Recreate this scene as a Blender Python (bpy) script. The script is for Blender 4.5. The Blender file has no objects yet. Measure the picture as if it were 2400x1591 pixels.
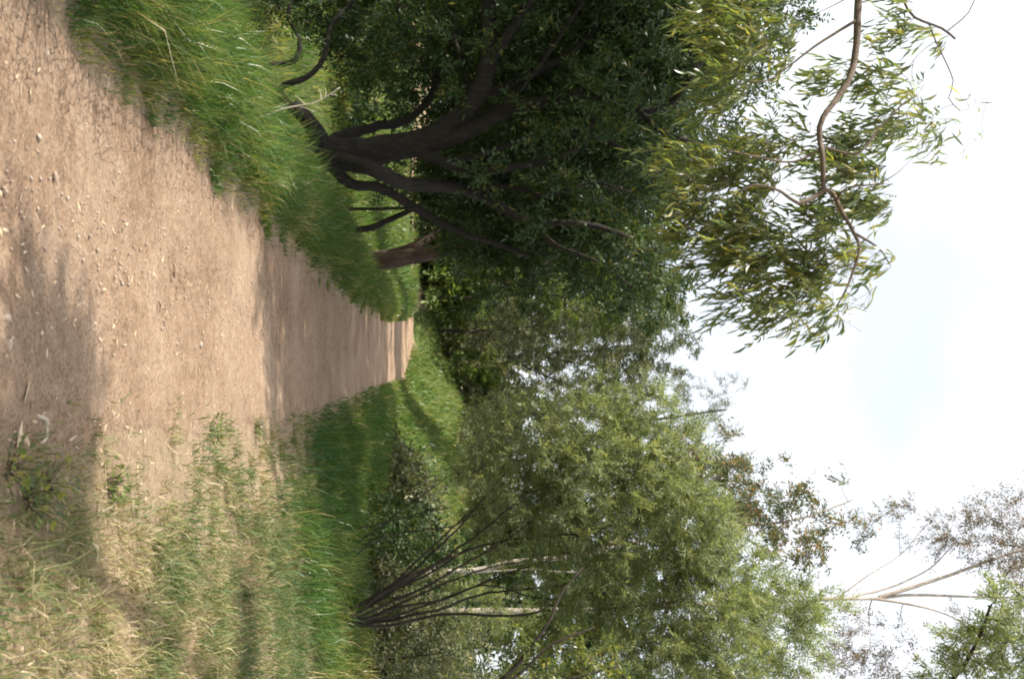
import bpy, math
import numpy as np
from mathutils import Matrix, Vector

# ------------------------------------------------------------------ camera, sky, sun, exposure
SC = bpy.context.scene
COL = SC.collection
F = 2133.0                 # focal length in photo pixels (32 mm on the 36 mm long side)
HOR = 1020.0               # photo column of the horizon (the photograph lies on its side)
EYE = np.array([0.0, 0.0, 1.55])
TH = math.atan((1200.0 - HOR) / F)
FWD = np.array([0, math.cos(TH), math.sin(TH)])
UPV = np.array([0, -math.sin(TH), math.cos(TH)])
RGT = np.array([1.0, 0, 0])
SUN_AZ, SUN_EL = math.radians(-97), math.radians(38)   # azimuth measured from straight ahead, minus = to the left

cam_d = bpy.data.cameras.new('camera')
cam = bpy.data.objects.new('camera', cam_d)
COL.objects.link(cam)
cam_d.lens = 32.0; cam_d.sensor_width = 36.0
cam_d.clip_start = 0.05; cam_d.clip_end = 3000
M = Matrix.Identity(4)
for i in range(3):         # the camera was held on its side: its right edge points up
    M[i][0] = UPV[i]; M[i][1] = -RGT[i]; M[i][2] = -FWD[i]; M[i][3] = EYE[i]
cam.matrix_world = M
cam_d.dof.use_dof = True; cam_d.dof.focus_distance = 9.0; cam_d.dof.aperture_fstop = 4.0
SC.camera = cam

W = bpy.data.worlds.new('World'); SC.world = W; W.use_nodes = True
nt = W.node_tree; nt.nodes.clear()
def wn(t): return nt.nodes.new(t)
out = wn('ShaderNodeOutputWorld'); bg = wn('ShaderNodeBackground'); sky = wn('ShaderNodeTexSky')
sky.sky_type = 'NISHITA'; sky.sun_disc = False
sky.sun_elevation = SUN_EL; sky.sun_rotation = SUN_AZ; sky.dust_density = 3.0; sky.air_density = 1.0
tc = wn('ShaderNodeTexCoord'); mp = wn('ShaderNodeMapping'); mp.inputs['Scale'].default_value = (1.0, 1.0, 2.2)
mp.inputs['Location'].default_value = (0.9, 0.45, 1.3)
nz = wn('ShaderNodeTexNoise'); nz.inputs['Scale'].default_value = 2.3; nz.inputs['Detail'].default_value = 7; nz.inputs['Roughness'].default_value = 0.52
cr = wn('ShaderNodeValToRGB'); cr.color_ramp.elements[0].color = (0.58, 0.58, 0.58, 1); cr.color_ramp.elements[0].position = 0.36; cr.color_ramp.elements[1].position = 0.66
mx = wn('ShaderNodeMix'); mx.data_type = 'RGBA'
nt.links.new(tc.outputs['Generated'], mp.inputs['Vector']); nt.links.new(mp.outputs[0], nz.inputs['Vector'])
nt.links.new(nz.outputs['Fac'], cr.inputs[0]); nt.links.new(cr.outputs[0], mx.inputs[0])
nt.links.new(sky.outputs[0], mx.inputs[6]); mx.inputs[7].default_value = (6.1, 6.3, 6.6, 1)
nt.links.new(mx.outputs[2], bg.inputs[0]); bg.inputs[1].default_value = 0.122
nt.links.new(bg.outputs[0], out.inputs[0])

sun_d = bpy.data.lights.new('sun', 'SUN'); sun = bpy.data.objects.new('sun', sun_d); COL.objects.link(sun)
sun_d.energy = 5.0; sun_d.angle = math.radians(0.6); sun_d.color = (1.0, 0.94, 0.84)
sdir = Vector((math.sin(SUN_AZ) * math.cos(SUN_EL), math.cos(SUN_AZ) * math.cos(SUN_EL), math.sin(SUN_EL)))
sun.rotation_euler = sdir.to_track_quat('Z', 'Y').to_euler()
sun.location = sdir * 60

SC.view_settings.view_transform = 'Standard'; SC.view_settings.look = 'None'
SC.view_settings.exposure = 0.9; SC.view_settings.gamma = 1.0
SC.render.engine = 'CYCLES'
SC.cycles.use_denoising = True; SC.cycles.filter_width = 1.9
SC.cycles.max_bounces = 8; SC.cycles.transmission_bounces = 6; SC.cycles.diffuse_bounces = 4
SC.cycles.sample_clamp_indirect = 6

# ------------------------------------------------------------------ geometry helpers
def P(px, py, d):
    """photo pixel + distance ahead (metres along the ground) -> point in the place"""
    v = FWD + UPV * ((px - 1200.0) / F) + RGT * ((py - 795.5) / F)
    return EYE + v * (d / v[1])
def PX(r, d): return r * d / F      # photo pixels -> metres at a distance
def GZ(px, py, z=0.0):
    v = FWD + UPV * ((px - 1200.0) / F) + RGT * ((py - 795.5) / F)
    return EYE + v * ((z - EYE[2]) / v[2])
def unit(a): return a / np.maximum(np.linalg.norm(a, axis=-1, keepdims=True), 1e-9)
def sstep(a, b, x):
    t = np.clip((np.asarray(x, float) - a) / (b - a), 0, 1); return t * t * (3 - 2 * t)
_wr = np.random.default_rng(5)
_WAVES = [(_wr.uniform(-1, 1, 2), _wr.uniform(0, 6.28)) for _ in range(40)]
def wob(x, y, s, o=0, n=7):
    """smooth 2-D noise about -1..1, s = cycles per metre"""
    r = 0
    for k in range(n):
        d, ph = _WAVES[(k + o) % 40]; d = d / np.linalg.norm(d)
        m = 0.6 + 0.22 * k
        r = r + np.sin(6.283 * s * m * (d[0] * x + d[1] * y) + ph + o)
    return r / n * 1.6

def mesh_np(name, V, loops, totals, tone=None, smooth=False):
    me = bpy.data.meshes.new(name)
    V = np.ascontiguousarray(V, np.float32); loops = np.ascontiguousarray(loops, np.int32); totals = np.ascontiguousarray(totals, np.int32)
    me.vertices.add(len(V)); me.vertices.foreach_set('co', V.ravel())
    me.loops.add(len(loops)); me.loops.foreach_set('vertex_index', loops)
    me.polygons.add(len(totals))
    st = np.zeros(len(totals), np.int32); st[1:] = np.cumsum(totals)[:-1]
    me.polygons.foreach_set('loop_start', st); me.polygons.foreach_set('loop_total', totals)
    if smooth: me.polygons.foreach_set('use_smooth', np.ones(len(totals), bool))
    if tone is not None:
        a = me.attributes.new('tone', 'FLOAT', 'FACE'); a.data.foreach_set('value', np.ascontiguousarray(tone, np.float32))
    me.update(calc_edges=True)
    return me
def link(name, me, mat, parent=None, **props):
    o = bpy.data.objects.new(name, me); COL.objects.link(o)
    if mat and not me.materials: me.materials.append(mat)
    if parent: o.parent = parent; o.matrix_parent_inverse = Matrix.Translation(-parent.location)
    for k, v in props.items(): o[k] = v
    return o
def empty(name, loc, label, cat, group=None):
    o = bpy.data.objects.new(name, None); COL.objects.link(o); o.location = Vector([float(c) for c in loc]); o.empty_display_size = 0.2
    o['label'] = label; o['category'] = cat
    if group: o['group'] = group
    return o

def smooth_line(pts, step):
    """Catmull-Rom through pts (n,4: xyz r)"""
    p = np.asarray(pts, float)
    if len(p) < 3:
        n = max(2, int(np.linalg.norm(p[1, :3] - p[0, :3]) / step)); t = np.linspace(0, 1, n + 1)[:, None]
        return p[0] * (1 - t) + p[1] * t
    q = np.vstack([2 * p[0] - p[1], p, 2 * p[-1] - p[-2]]); res = []
    for i in range(1, len(q) - 2):
        n = max(2, int(np.linalg.norm(q[i + 1, :3] - q[i, :3]) / step))
        t = np.linspace(0, 1, n, endpoint=False)[:, None]
        a, b, c, d = q[i - 1], q[i], q[i + 1], q[i + 2]
        res.append(0.5 * (2 * b + (c - a) * t + (2 * a - 5 * b + 4 * c - d) * t * t + (3 * b - a - 3 * c + d) * t ** 3))
    res.append(p[-1:]); r = np.vstack(res); r[:, 3] = np.maximum(r[:, 3], 0.001); return r

def tubes(name, lines, sides=8, rough=0.0, seed=0, caps=True):
    """many tapered tubes -> one mesh; a line is (n,4)"""
    rg = np.random.default_rng(seed); VV = []; LL = []; off = 0
    ang = np.arange(sides) * 2 * np.pi / sides; totals = 0; capl = []; capt = []
    for ln in lines:
        p = ln[:, :3]; r = ln[:, 3]; n = len(p)
        t = np.gradient(p, axis=0); t = unit(t)
        ref = np.array([0.31, 0.87, 0.2]); 
        if abs(t[0] @ unit(ref)) > 0.9: ref = np.array([1.0, 0, 0])
        a = unit(ref - t * (t @ ref)[:, None]); b = np.cross(t, a)
        rr = r[:, None] * np.ones(sides)
        if rough: 
            ridge = rg.uniform(-1, 1, sides)
            rr = rr * (1 + rough * (0.6 * ridge[None] + 0.5 * rg.uniform(-1, 1, (n, sides))))
        v = p[:, None] + a[:, None] * (np.cos(ang)[None, :, None] * rr[..., None]) + b[:, None] * (np.sin(ang)[None, :, None] * rr[..., None])
        VV.append(v.reshape(-1, 3))
        i = np.arange(n - 1)[:, None] * sides; j = np.arange(sides)[None]; k = (j + 1) % sides
        f = np.stack([i + j, i + k, i + sides + k, i + sides + j], -1).reshape(-1, 4) + off
        LL.append(f.ravel()); totals += len(f)
        if caps and sides > 3: capl.append(off + (n - 1) * sides + np.arange(sides)); capt.append(sides)
        off += n * sides
    loops = np.concatenate(LL + capl); tot = np.concatenate([np.full(totals, 4), np.array(capt, int)]).astype(int)
    return mesh_np(name, np.vstack(VV), loops, tot, smooth=True)

def perp(d, rg):
    return unit(np.cross(d, unit(rg.normal(size=d.shape))))
def leaf_quads(base, d, L, Wd, side, fold=0.12, droop=0.0):
    """diamond leaves: base, two shoulders, tip (all arrays) -> verts, loops, totals"""
    n = len(base); nrm = np.cross(d, side)
    L = np.broadcast_to(L, (n,))[:, None]; Wd = np.broadcast_to(Wd, (n,))[:, None]
    m = base + d * L * 0.48 + nrm * L * fold * 0.3
    tip = base + d * L; tip = tip + np.array([0, 0, -1]) * L * droop
    V = np.stack([base, m + side * Wd * 0.5, tip, m - side * Wd * 0.5], 1).reshape(-1, 3)
    return V, np.arange(4 * n), np.full(n, 4)
def long_leaf(n_seg=4, curve=0.18):
    """sickle shaped leaf of unit length along +Y in the XY plane"""
    t = np.linspace(0, 1, n_seg + 1); w = np.sin(np.pi * np.clip(t, 0.02, 1)) ** 0.8 * (1 - 0.35 * t); w[-1] = 0.0; w[0] = 0.1
    return t, w, curve * np.sin(np.pi * t) 
def sickle_leaves(base, d, L, Wd, side, rg, curve=0.15):
    n = len(base); nrm = np.cross(d, side); t, w, _ = long_leaf()
    cv = rg.uniform(-1, 1, n) * curve; bn = rg.uniform(-1, 1, n) * 0.12
    rows = []
    for k in range(len(t)):
        c = base + d * (L * t[k])[:, None] + side * (cv * L * np.sin(np.pi * t[k]))[:, None] + nrm * (bn * L * np.sin(np.pi * t[k]))[:, None]
        if k < len(t) - 1:
            rows += [c + side * (Wd * w[k] * 0.5)[:, None], c - side * (Wd * w[k] * 0.5)[:, None]]
        else: rows.append(c)
    V = np.stack(rows, 1).reshape(-1, 3); m = len(rows); o = (np.arange(n) * m)[:, None]
    nq = len(t) - 2
    q = np.concatenate([np.array([2 * k, 2 * k + 1, 2 * k + 3, 2 * k + 2]) for k in range(nq)] + [np.array([2 * nq, 2 * nq + 1, 2 * nq + 2])])
    loops = (o + q[None]).ravel(); tot = np.tile(np.array([4] * nq + [3]), n)
    return V, loops, tot, nq + 1

# ------------------------------------------------------------------ materials
def nodes(name):
    m = bpy.data.materials.new(name); m.use_nodes = True; t = m.node_tree; t.nodes.clear()
    return m, t, t.nodes.new('ShaderNodeOutputMaterial')
def ramp(t, stops):
    r = t.nodes.new('ShaderNodeValToRGB'); e = r.color_ramp.elements
    while len(e) < len(stops): e.new(0.5)
    for el, (p, c) in zip(e, stops): el.position = p; el.color = (*c, 1)
    return r
def noise(t, scale, detail=4, rough=0.55, vec=None):
    n = t.nodes.new('ShaderNodeTexNoise'); n.inputs['Scale'].default_value = scale; n.inputs['Detail'].default_value = detail; n.inputs['Roughness'].default_value = rough
    if vec is not None: t.links.new(vec, n.inputs['Vector'])
    return n
def leaf_mat(name, stops, trans=0.4, gloss=0.35, tcol=(1.05, 1.15, 0.5)):
    m, t, o = nodes(name)
    at = t.nodes.new('ShaderNodeAttribute'); at.attribute_name = 'tone'
    r = ramp(t, stops); t.links.new(at.outputs['Fac'], r.inputs[0])
    p = t.nodes.new('ShaderNodeBsdfPrincipled'); p.inputs['Roughness'].default_value = gloss
    p.inputs['Specular IOR Level'].default_value = 0.3
    t.links.new(r.outputs[0], p.inputs['Base Color'])
    tr = t.nodes.new('ShaderNodeBsdfTranslucent'); mu = t.nodes.new('ShaderNodeMix'); mu.data_type = 'RGBA'; mu.blend_type = 'MULTIPLY'; mu.inputs[0].default_value = 1
    t.links.new(r.outputs[0], mu.inputs[6]); mu.inputs[7].default_value = (*tcol, 1); t.links.new(mu.outputs[2], tr.inputs[0])
    ms = t.nodes.new('ShaderNodeMixShader'); ms.inputs[0].default_value = trans
    t.links.new(p.outputs[0], ms.inputs[1]); t.links.new(tr.outputs[0], ms.inputs[2]); t.links.new(ms.outputs[0], o.inputs[0])
    return m
def bark_mat(name, c0, c1, c2, scale=9.0):
    m, t, o = nodes(name)
    tcn = t.nodes.new('ShaderNodeTexCoord'); mpn = t.nodes.new('ShaderNodeMapping'); mpn.inputs['Scale'].default_value = (1, 1, 0.22)
    t.links.new(tcn.outputs['Object'], mpn.inputs[0])
    n = noise(t, scale, 8, 0.65, mpn.outputs[0]); r = ramp(t, [(0.25, c0), (0.5, c1), (0.75, c2)]); t.links.new(n.outputs['Fac'], r.inputs[0])
    n2 = noise(t, scale * 6, 6, 0.7, mpn.outputs[0]); b = t.nodes.new('ShaderNodeBump'); b.inputs['Strength'].default_value = 1.0; b.inputs['Distance'].default_value = 0.04
    t.links.new(n2.outputs['Fac'], b.inputs['Height'])
    p = t.nodes.new('ShaderNodeBsdfPrincipled'); p.inputs['Roughness'].default_value = 0.85
    t.links.new(r.outputs[0], p.inputs['Base Color']); t.links.new(b.outputs[0], p.inputs['Normal']); t.links.new(p.outputs[0], o.inputs[0])
    return m
def ground_mat(name, cols, crack=False, turf=None):
    m, t, o = nodes(name)
    g = t.nodes.new('ShaderNodeNewGeometry'); v = g.outputs['Position']
    big = noise(t, 0.9, 8, 0.62, v); fine = noise(t, 55, 8, 0.75, v); mid = noise(t, 11, 8, 0.65, v)
    r = ramp(t, cols)
    ad = t.nodes.new('ShaderNodeMath'); ad.operation = 'MULTIPLY_ADD'; ad.inputs[1].default_value = 0.45
    t.links.new(mid.outputs['Fac'], ad.inputs[0])
    h = t.nodes.new('ShaderNodeMath'); h.operation = 'MULTIPLY'; h.inputs[1].default_value = 0.55; t.links.new(big.outputs['Fac'], h.inputs[0]); t.links.new(h.outputs[0], ad.inputs[2])
    t.links.new(ad.outputs[0], r.inputs[0])
    col = r.outputs[0]
    fr = ramp(t, [(0.36, (0.5, 0.46, 0.42)), (0.5, (1, 1, 1)), (0.64, (1.35, 1.35, 1.33))]); t.links.new(fine.outputs['Fac'], fr.inputs[0])
    mu = t.nodes.new('ShaderNodeMix'); mu.data_type = 'RGBA'; mu.blend_type = 'MULTIPLY'; mu.inputs[0].default_value = 0.85
    t.links.new(col, mu.inputs[6]); t.links.new(fr.outputs[0], mu.inputs[7]); col = mu.outputs[2]
    if turf:
        at = t.nodes.new('ShaderNodeAttribute'); at.attribute_name = 'tone'; tn = ramp(t, [(0.3, turf[0]), (0.7, turf[1])]); t.links.new(mid.outputs['Fac'], tn.inputs[0])
        tm = t.nodes.new('ShaderNodeMix'); tm.data_type = 'RGBA'; t.links.new(at.outputs['Fac'], tm.inputs[0]); t.links.new(col, tm.inputs[6]); t.links.new(tn.outputs[0], tm.inputs[7]); col = tm.outputs[2]
    hs = t.nodes.new('ShaderNodeMath'); hs.operation = 'ADD'; t.links.new(fine.outputs['Fac'], hs.inputs[0]); t.links.new(mid.outputs['Fac'], hs.inputs[1]); height = hs.outputs[0]
    if crack:
        dv = noise(t, 7, 6, 0.6, v); va = t.nodes.new('ShaderNodeVectorMath'); va.operation = 'MULTIPLY_ADD'
        t.links.new(dv.outputs['Color'], va.inputs[0]); va.inputs[1].default_value = (0.16, 0.16, 0.16); t.links.new(v, va.inputs[2])
        vo = t.nodes.new('ShaderNodeTexVoronoi'); vo.feature = 'DISTANCE_TO_EDGE'; vo.inputs['Scale'].default_value = 13; vo.inputs['Detail'].default_value = 1.0; vo.inputs['Roughness'].default_value = 0.6; t.links.new(va.outputs[0], vo.inputs['Vector'])
        cw = ramp(t, [(0.0, (0.35, 0.35, 0.35)), (0.03, (1, 1, 1))]); t.links.new(vo.outputs['Distance'], cw.inputs[0])
        # cracks only where the clay has dried: towards the left edge of the path, broken up by noise
        sx = t.nodes.new('ShaderNodeSeparateXYZ'); t.links.new(v, sx.inputs[0])
        mr = t.nodes.new('ShaderNodeMapRange'); mr.inputs[1].default_value = -0.45; mr.inputs[2].default_value = -1.1; mr.inputs[3].default_value = -0.28; mr.inputs[4].default_value = 0.32; t.links.new(sx.outputs[0], mr.inputs[0])
        m2 = noise(t, 2.2, 6, 0.65, v); mm = t.nodes.new('ShaderNodeMath'); mm.operation = 'ADD'; t.links.new(mr.outputs[0], mm.inputs[0]); t.links.new(m2.outputs['Fac'], mm.inputs[1])
        ms = ramp(t, [(0.56, (0, 0, 0)), (0.76, (1, 1, 1))]); t.links.new(mm.outputs[0], ms.inputs[0])
        cm = t.nodes.new('ShaderNodeMix'); cm.data_type = 'RGBA'; t.links.new(ms.outputs[0], cm.inputs[0]); cm.inputs[6].default_value = (1, 1, 1, 1); t.links.new(cw.outputs[0], cm.inputs[7])
        fl = t.nodes.new('ShaderNodeMix'); fl.data_type = 'RGBA'; t.links.new(cm.outputs[2], fl.inputs[0]); fl.inputs[6].default_value = (0.11, 0.07, 0.045, 1)
        t.links.new(col, fl.inputs[7]); col = fl.outputs[2]
        h2 = t.nodes.new('ShaderNodeMath'); h2.operation = 'MULTIPLY_ADD'; t.links.new(cm.outputs[2], h2.inputs[0]); h2.inputs[1].default_value = 1.6; t.links.new(height, h2.inputs[2]); height = h2.outputs[0]
    b = t.nodes.new('ShaderNodeBump'); b.inputs['Strength'].default_value = 0.9; b.inputs['Distance'].default_value = 0.022; t.links.new(height, b.inputs['Height'])
    p = t.nodes.new('ShaderNodeBsdfPrincipled'); p.inputs['Roughness'].default_value = 0.95; p.inputs['Specular IOR Level'].default_value = 0.15
    t.links.new(col, p.inputs['Base Color']); t.links.new(b.outputs[0], p.inputs['Normal']); t.links.new(p.outputs[0], o.inputs[0])
    return m
def plain_mat(name, c0, c1, scale=30):
    m, t, o = nodes(name); oi = t.nodes.new('ShaderNodeObjectInfo'); g = t.nodes.new('ShaderNodeNewGeometry')
    n = noise(t, scale, 5, 0.6, g.outputs['Position']); r = ramp(t, [(0.3, c0), (0.7, c1)]); t.links.new(n.outputs['Fac'], r.inputs[0])
    b = t.nodes.new('ShaderNodeBump'); b.inputs['Strength'].default_value = 0.5; b.inputs['Distance'].default_value = 0.004; t.links.new(n.outputs['Fac'], b.inputs['Height'])
    p = t.nodes.new('ShaderNodeBsdfPrincipled'); p.inputs['Roughness'].default_value = 0.9; t.links.new(r.outputs[0], p.inputs['Base Color']); t.links.new(b.outputs[0], p.inputs['Normal'])
    t.links.new(p.outputs[0], o.inputs[0]); return m

M_PATH = ground_mat('dry_clay', [(0.32, (0.185, 0.12, 0.075)), (0.47, (0.325, 0.222, 0.147)), (0.64, (0.44, 0.325, 0.23))], crack=True)
M_SOIL = ground_mat('verge_soil', [(0.3, (0.20, 0.145, 0.085)), (0.5, (0.33, 0.245, 0.16)), (0.7, (0.46, 0.36, 0.25))], turf=((0.05, 0.075, 0.02), (0.11, 0.14, 0.04)))
M_STONE = plain_mat('path_stone', (0.26, 0.19, 0.14), (0.48, 0.39, 0.31))
M_TWIG = plain_mat('dry_bark', (0.24, 0.15, 0.09), (0.42, 0.30, 0.20))
M_DRYLEAF = plain_mat('dry_leaf', (0.42, 0.30, 0.17), (0.62, 0.50, 0.34))
M_STALK = plain_mat('bleached_stalk', (0.36, 0.29, 0.20), (0.55, 0.47, 0.36))
M_GRASS = leaf_mat('green_grass', [(0.0, (0.46, 0.36, 0.19)), (0.12, (0.30, 0.27, 0.09)), (0.32, (0.14, 0.20, 0.055)), (0.65, (0.08, 0.15, 0.04)), (1.0, (0.055, 0.125, 0.045))], 0.42, 0.33)
M_STRAW = leaf_mat('dry_grass', [(0.0, (0.58, 0.48, 0.33)), (0.26, (0.40, 0.33, 0.18)), (0.46, (0.25, 0.25, 0.10)), (0.7, (0.15, 0.19, 0.07)), (1.0, (0.09, 0.145, 0.055))], 0.38, 0.5, (1.1, 1.05, 0.7))
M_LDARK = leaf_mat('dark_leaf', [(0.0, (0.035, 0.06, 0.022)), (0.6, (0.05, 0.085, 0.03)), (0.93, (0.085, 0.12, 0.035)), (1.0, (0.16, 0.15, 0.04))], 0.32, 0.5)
M_LACACIA = leaf_mat('feathery_leaf', [(0.0, (0.16, 0.20, 0.10)), (0.5, (0.24, 0.285, 0.145)), (0.9, (0.33, 0.365, 0.19)), (1.0, (0.43, 0.42, 0.16))], 0.5, 0.45, (1.1, 1.1, 0.6))
M_LGUM = leaf_mat('gum_leaf', [(0.0, (0.11, 0.15, 0.08)), (0.45, (0.18, 0.22, 0.095)), (0.8, (0.26, 0.27, 0.09)), (1.0, (0.40, 0.34, 0.09))], 0.56, 0.28)
M_LRUST = leaf_mat('rusty_gum_leaf', [(0.0, (0.10, 0.095, 0.065)), (0.45, (0.16, 0.14, 0.095)), (0.8, (0.23, 0.18, 0.125)), (1.0, (0.33, 0.20, 0.12))], 0.35, 0.3, (1.15, 1.0, 0.6))
M_LYGUM = leaf_mat('young_gum_leaf', [(0.0, (0.08, 0.11, 0.055)), (0.6, (0.14, 0.17, 0.075)), (0.85, (0.20, 0.20, 0.08)), (0.95, (0.34, 0.19, 0.07)), (1.0, (0.42, 0.20, 0.07))], 0.36, 0.3, (1.15, 1.0, 0.6))
M_LGREY = leaf_mat('grey_leaf', [(0.0, (0.075, 0.09, 0.05)), (0.5, (0.115, 0.13, 0.07)), (0.85, (0.18, 0.18, 0.095)), (1.0, (0.28, 0.25, 0.13))], 0.35, 0.5)
M_LBRIGHT = leaf_mat('bright_leaf', [(0.0, (0.07, 0.12, 0.03)), (0.5, (0.12, 0.18, 0.045)), (1.0, (0.24, 0.26, 0.07))], 0.45, 0.5)
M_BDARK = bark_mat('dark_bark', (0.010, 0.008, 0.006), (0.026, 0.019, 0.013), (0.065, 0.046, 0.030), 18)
M_BRED = bark_mat('reddish_bark', (0.03, 0.018, 0.011), (0.075, 0.042, 0.026), (0.14, 0.08, 0.048))
M_BPALE = bark_mat('pale_bark', (0.22, 0.18, 0.14), (0.42, 0.36, 0.30), (0.60, 0.54, 0.47), 5)
M_BGUM = bark_mat('gum_bark', (0.12, 0.085, 0.06), (0.22, 0.16, 0.115), (0.36, 0.28, 0.21), 12)
M_BSTEM = bark_mat('stem_bark', (0.025, 0.018, 0.012), (0.05, 0.037, 0.025), (0.10, 0.075, 0.05), 14)

# ------------------------------------------------------------------ the lie of the land
_le = np.array([GZ(*p) for p in [(105, 0), (200, 140), (290, 220), (400, 310), (470, 395), (540, 470), (640, 560), (720, 632), (810, 710), (900, 752)]])
_re = np.array([GZ(*p) for p in [(0, 985), (100, 1000), (280, 985), (450, 990), (560, 1000), (680, 988), (770, 950), (860, 912), (930, 888)]])
LY = np.concatenate([[-400, -8, 0, 2.5], _le[:, 1], [37, 40, 42, 43.5, 45, 46.5]]); LX = np.concatenate([[-1.9, -1.9, -1.75, -1.55], _le[:, 0], [-0.75, -0.9, -1.8, -5, -14, -400]])
RY = np.concatenate([[-400, -8, 0], _re[:, 1], [40, 43, 45, 46.5, 48, 49.5]]); RX = np.concatenate([[0.1, 0.1, 0.2], _re[:, 0], [1.1, 0.5, -0.6, -4.0, -12, -395]])
def lx(y): return np.interp(y, LY, LX)
def rx(y): return np.interp(y, RY, RX)
def terrain(x, y):
    x = np.asarray(x, float); y = np.asarray(y, float)
    dl = lx(y) - x; dr = x - rx(y)
    far = sstep(26, 44, y)
    z = 0.55 * sstep(27, 50, y)
    z = z + 0.10 * sstep(0.0, 0.5, dl) - (1.35 * (1 - 0.75 * far)) * sstep(0.7, 3.2, dl)
    z = z + 0.06 * sstep(0.1, 0.9, dr) + 0.55 * sstep(2.2, 7.0, dr) * (1 - far) + (0.75 + 1.7 * sstep(-1.0, 4.5, x)) * sstep(27, 38, y) * sstep(0.15, 3.4, dr)
    off = sstep(-0.1, 0.8, np.maximum(dl, dr))
    z = z + off * (0.035 * wob(x, y, 0.45, 3) + 0.09 * wob(x, y, 0.11, 9)) + 0.012 * wob(x, y, 0.7, 15)
    return z
def axis(lo, hi, mid0, mid1, fine, grow=1.13):
    a = list(np.arange(mid0, mid1, fine)); s = fine
    while a[-1] < hi: s *= grow; a.append(a[-1] + s)
    s = fine; b = []; c = mid0
    while c > lo: s *= grow; c -= s; b.append(c)
    return np.array(b[::-1] + a)
gx = axis(-420, 420, -4.5, 6.5, 0.15); gy = axis(-60, 700, -1, 22, 0.18, 1.07)
X, Y = np.meshgrid(gx, gy); Z = terrain(X, Y)
inside = sstep(0.02, 0.25, np.minimum(X - lx(Y), rx(Y) - X)); Z = Z - 0.05 * inside
nx, ny = len(gx), len(gy); i = np.arange(ny - 1)[:, None] * nx; j = np.arange(nx - 1)[None]
q = np.stack([i + j, i + j + 1, i + nx + j + 1, i + nx + j], -1).reshape(-1, 4)
fx = (X[:-1, :-1] + X[1:, 1:]).ravel() / 2; fy = (Y[:-1, :-1] + Y[1:, 1:]).ravel() / 2
turf = np.clip(np.maximum(sstep(0.15, 0.7, lx(fy) - fx), sstep(9, 13, fy) * sstep(0.2, 0.8, fx - rx(fy))) + 0.5 * sstep(1.5, 5, fx - rx(fy)) * (0.5 + wob(fx, fy, 0.3, 12)), 0, 1)
link('ground', mesh_np('ground', np.stack([X, Y, Z], -1).reshape(-1, 3), q.ravel(), np.full(len(q), 4), tone=turf, smooth=True), M_SOIL, kind='structure', label='grassy soil verges and banks on both sides of the dirt path', category='ground')
# the path: a clay sheet whose ragged edges dip under the verge
py_ = np.concatenate([np.arange(-8, 22, 0.085), np.arange(22, 46.3, 0.15)]); u = np.linspace(0, 1, 34)
eL = lx(py_) - 0.10 + 0.07 * wob(py_, py_ * 0, 0.5, 2) + 0.035 * wob(py_, py_ * 0, 2.3, 21); eR = rx(py_) + 0.12 + 0.10 * wob(py_, py_ * 0 + 4, 0.35, 6) + 0.04 * wob(py_, py_ * 0, 2.0, 27)
X = eL[:, None] * (1 - u) + eR[:, None] * u; Y = py_[:, None] + 0 * u
edge = np.minimum(u, 1 - u) * (eR - eL)[:, None]
Z = terrain(X, Y) - 0.035 + 0.043 * sstep(0.0, 0.16, edge) + 0.008 * wob(X, Y, 1.3, 11) * sstep(0, 0.3, edge) - 0.02 * np.exp(-((u - 0.45) / 0.22) ** 2)[None]
n0, n1 = X.shape; i = np.arange(n0 - 1)[:, None] * n1; j = np.arange(n1 - 1)[None]
q = np.stack([i + j, i + j + 1, i + n1 + j + 1, i + n1 + j], -1).reshape(-1, 4)
link('path', mesh_np('path', np.stack([X, Y, Z], -1).reshape(-1, 3), q.ravel(), np.full(len(q), 4), smooth=True), M_PATH, kind='structure', label='trodden pale clay path with dried cracks', category='path')
def path_z(x, y): return terrain(x, y) + 0.0

# ------------------------------------------------------------------ trees
def limb_line(pts, r0, r1, step=0.12, wig=0.0, seed=0):
    p = np.array(pts, float); s = np.concatenate([[0], np.cumsum(np.linalg.norm(np.diff(p, axis=0), axis=1))]); s /= s[-1]
    ln = smooth_line(np.column_stack([p, r0 * (1 - s) + r1 * s]), step)
    if wig:
        rg = np.random.default_rng(seed + len(ln)); n = len(ln); w = rg.normal(size=(n, 3)); 
        k = np.ones(5) / 5; w = np.stack([np.convolve(w[:, c], k, 'same') for c in range(3)], 1)
        ln[1:-1, :3] += w[1:-1] * wig
    return ln
def ph(points):
    """photo polyline [(px, py, distance)...] -> points"""
    return [P(*p) for p in points]
def blob_clumps(blobs, per, rg, zmin=0.3, flat=1.0):
    """blobs: (px, py, d, r_px[, depth factor]) -> clump centres and outward directions"""
    C, D = [], []
    for b in blobs:
        if b[0] == 'w': c = np.array(b[1:4]); r = b[4]; b = (c[0] * 9, c[2] * 7, 0, 0) + tuple(b[5:])
        else: c = P(b[0], b[1], b[2]); r = PX(b[3], b[2])
        dz = b[4] if len(b) > 4 else 1.0; mul = b[5] if len(b) > 5 else 1.0
        n = max(3, int(per * mul * r * r)); v = unit(rg.normal(size=(n, 3))) * (rg.uniform(0.08, 1, n) ** 0.42)[:, None]
        v[:, 1] *= dz; v[:, 2] *= flat
        lump = 1 + 0.28 * np.sin(3.1 * v[:, 0] + 5 * v[:, 2] + b[0]) * np.sin(4.3 * v[:, 1] + 2.7 * v[:, 2] + b[1])
        C.append(c + v * r * lump[:, None]); D.append(v)
    C = np.vstack(C); D = np.vstack(D); ok = C[:, 2] > terrain(C[:, 0], C[:, 1]) + zmin
    return C[ok], unit(D[ok] + 1e-6)
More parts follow.
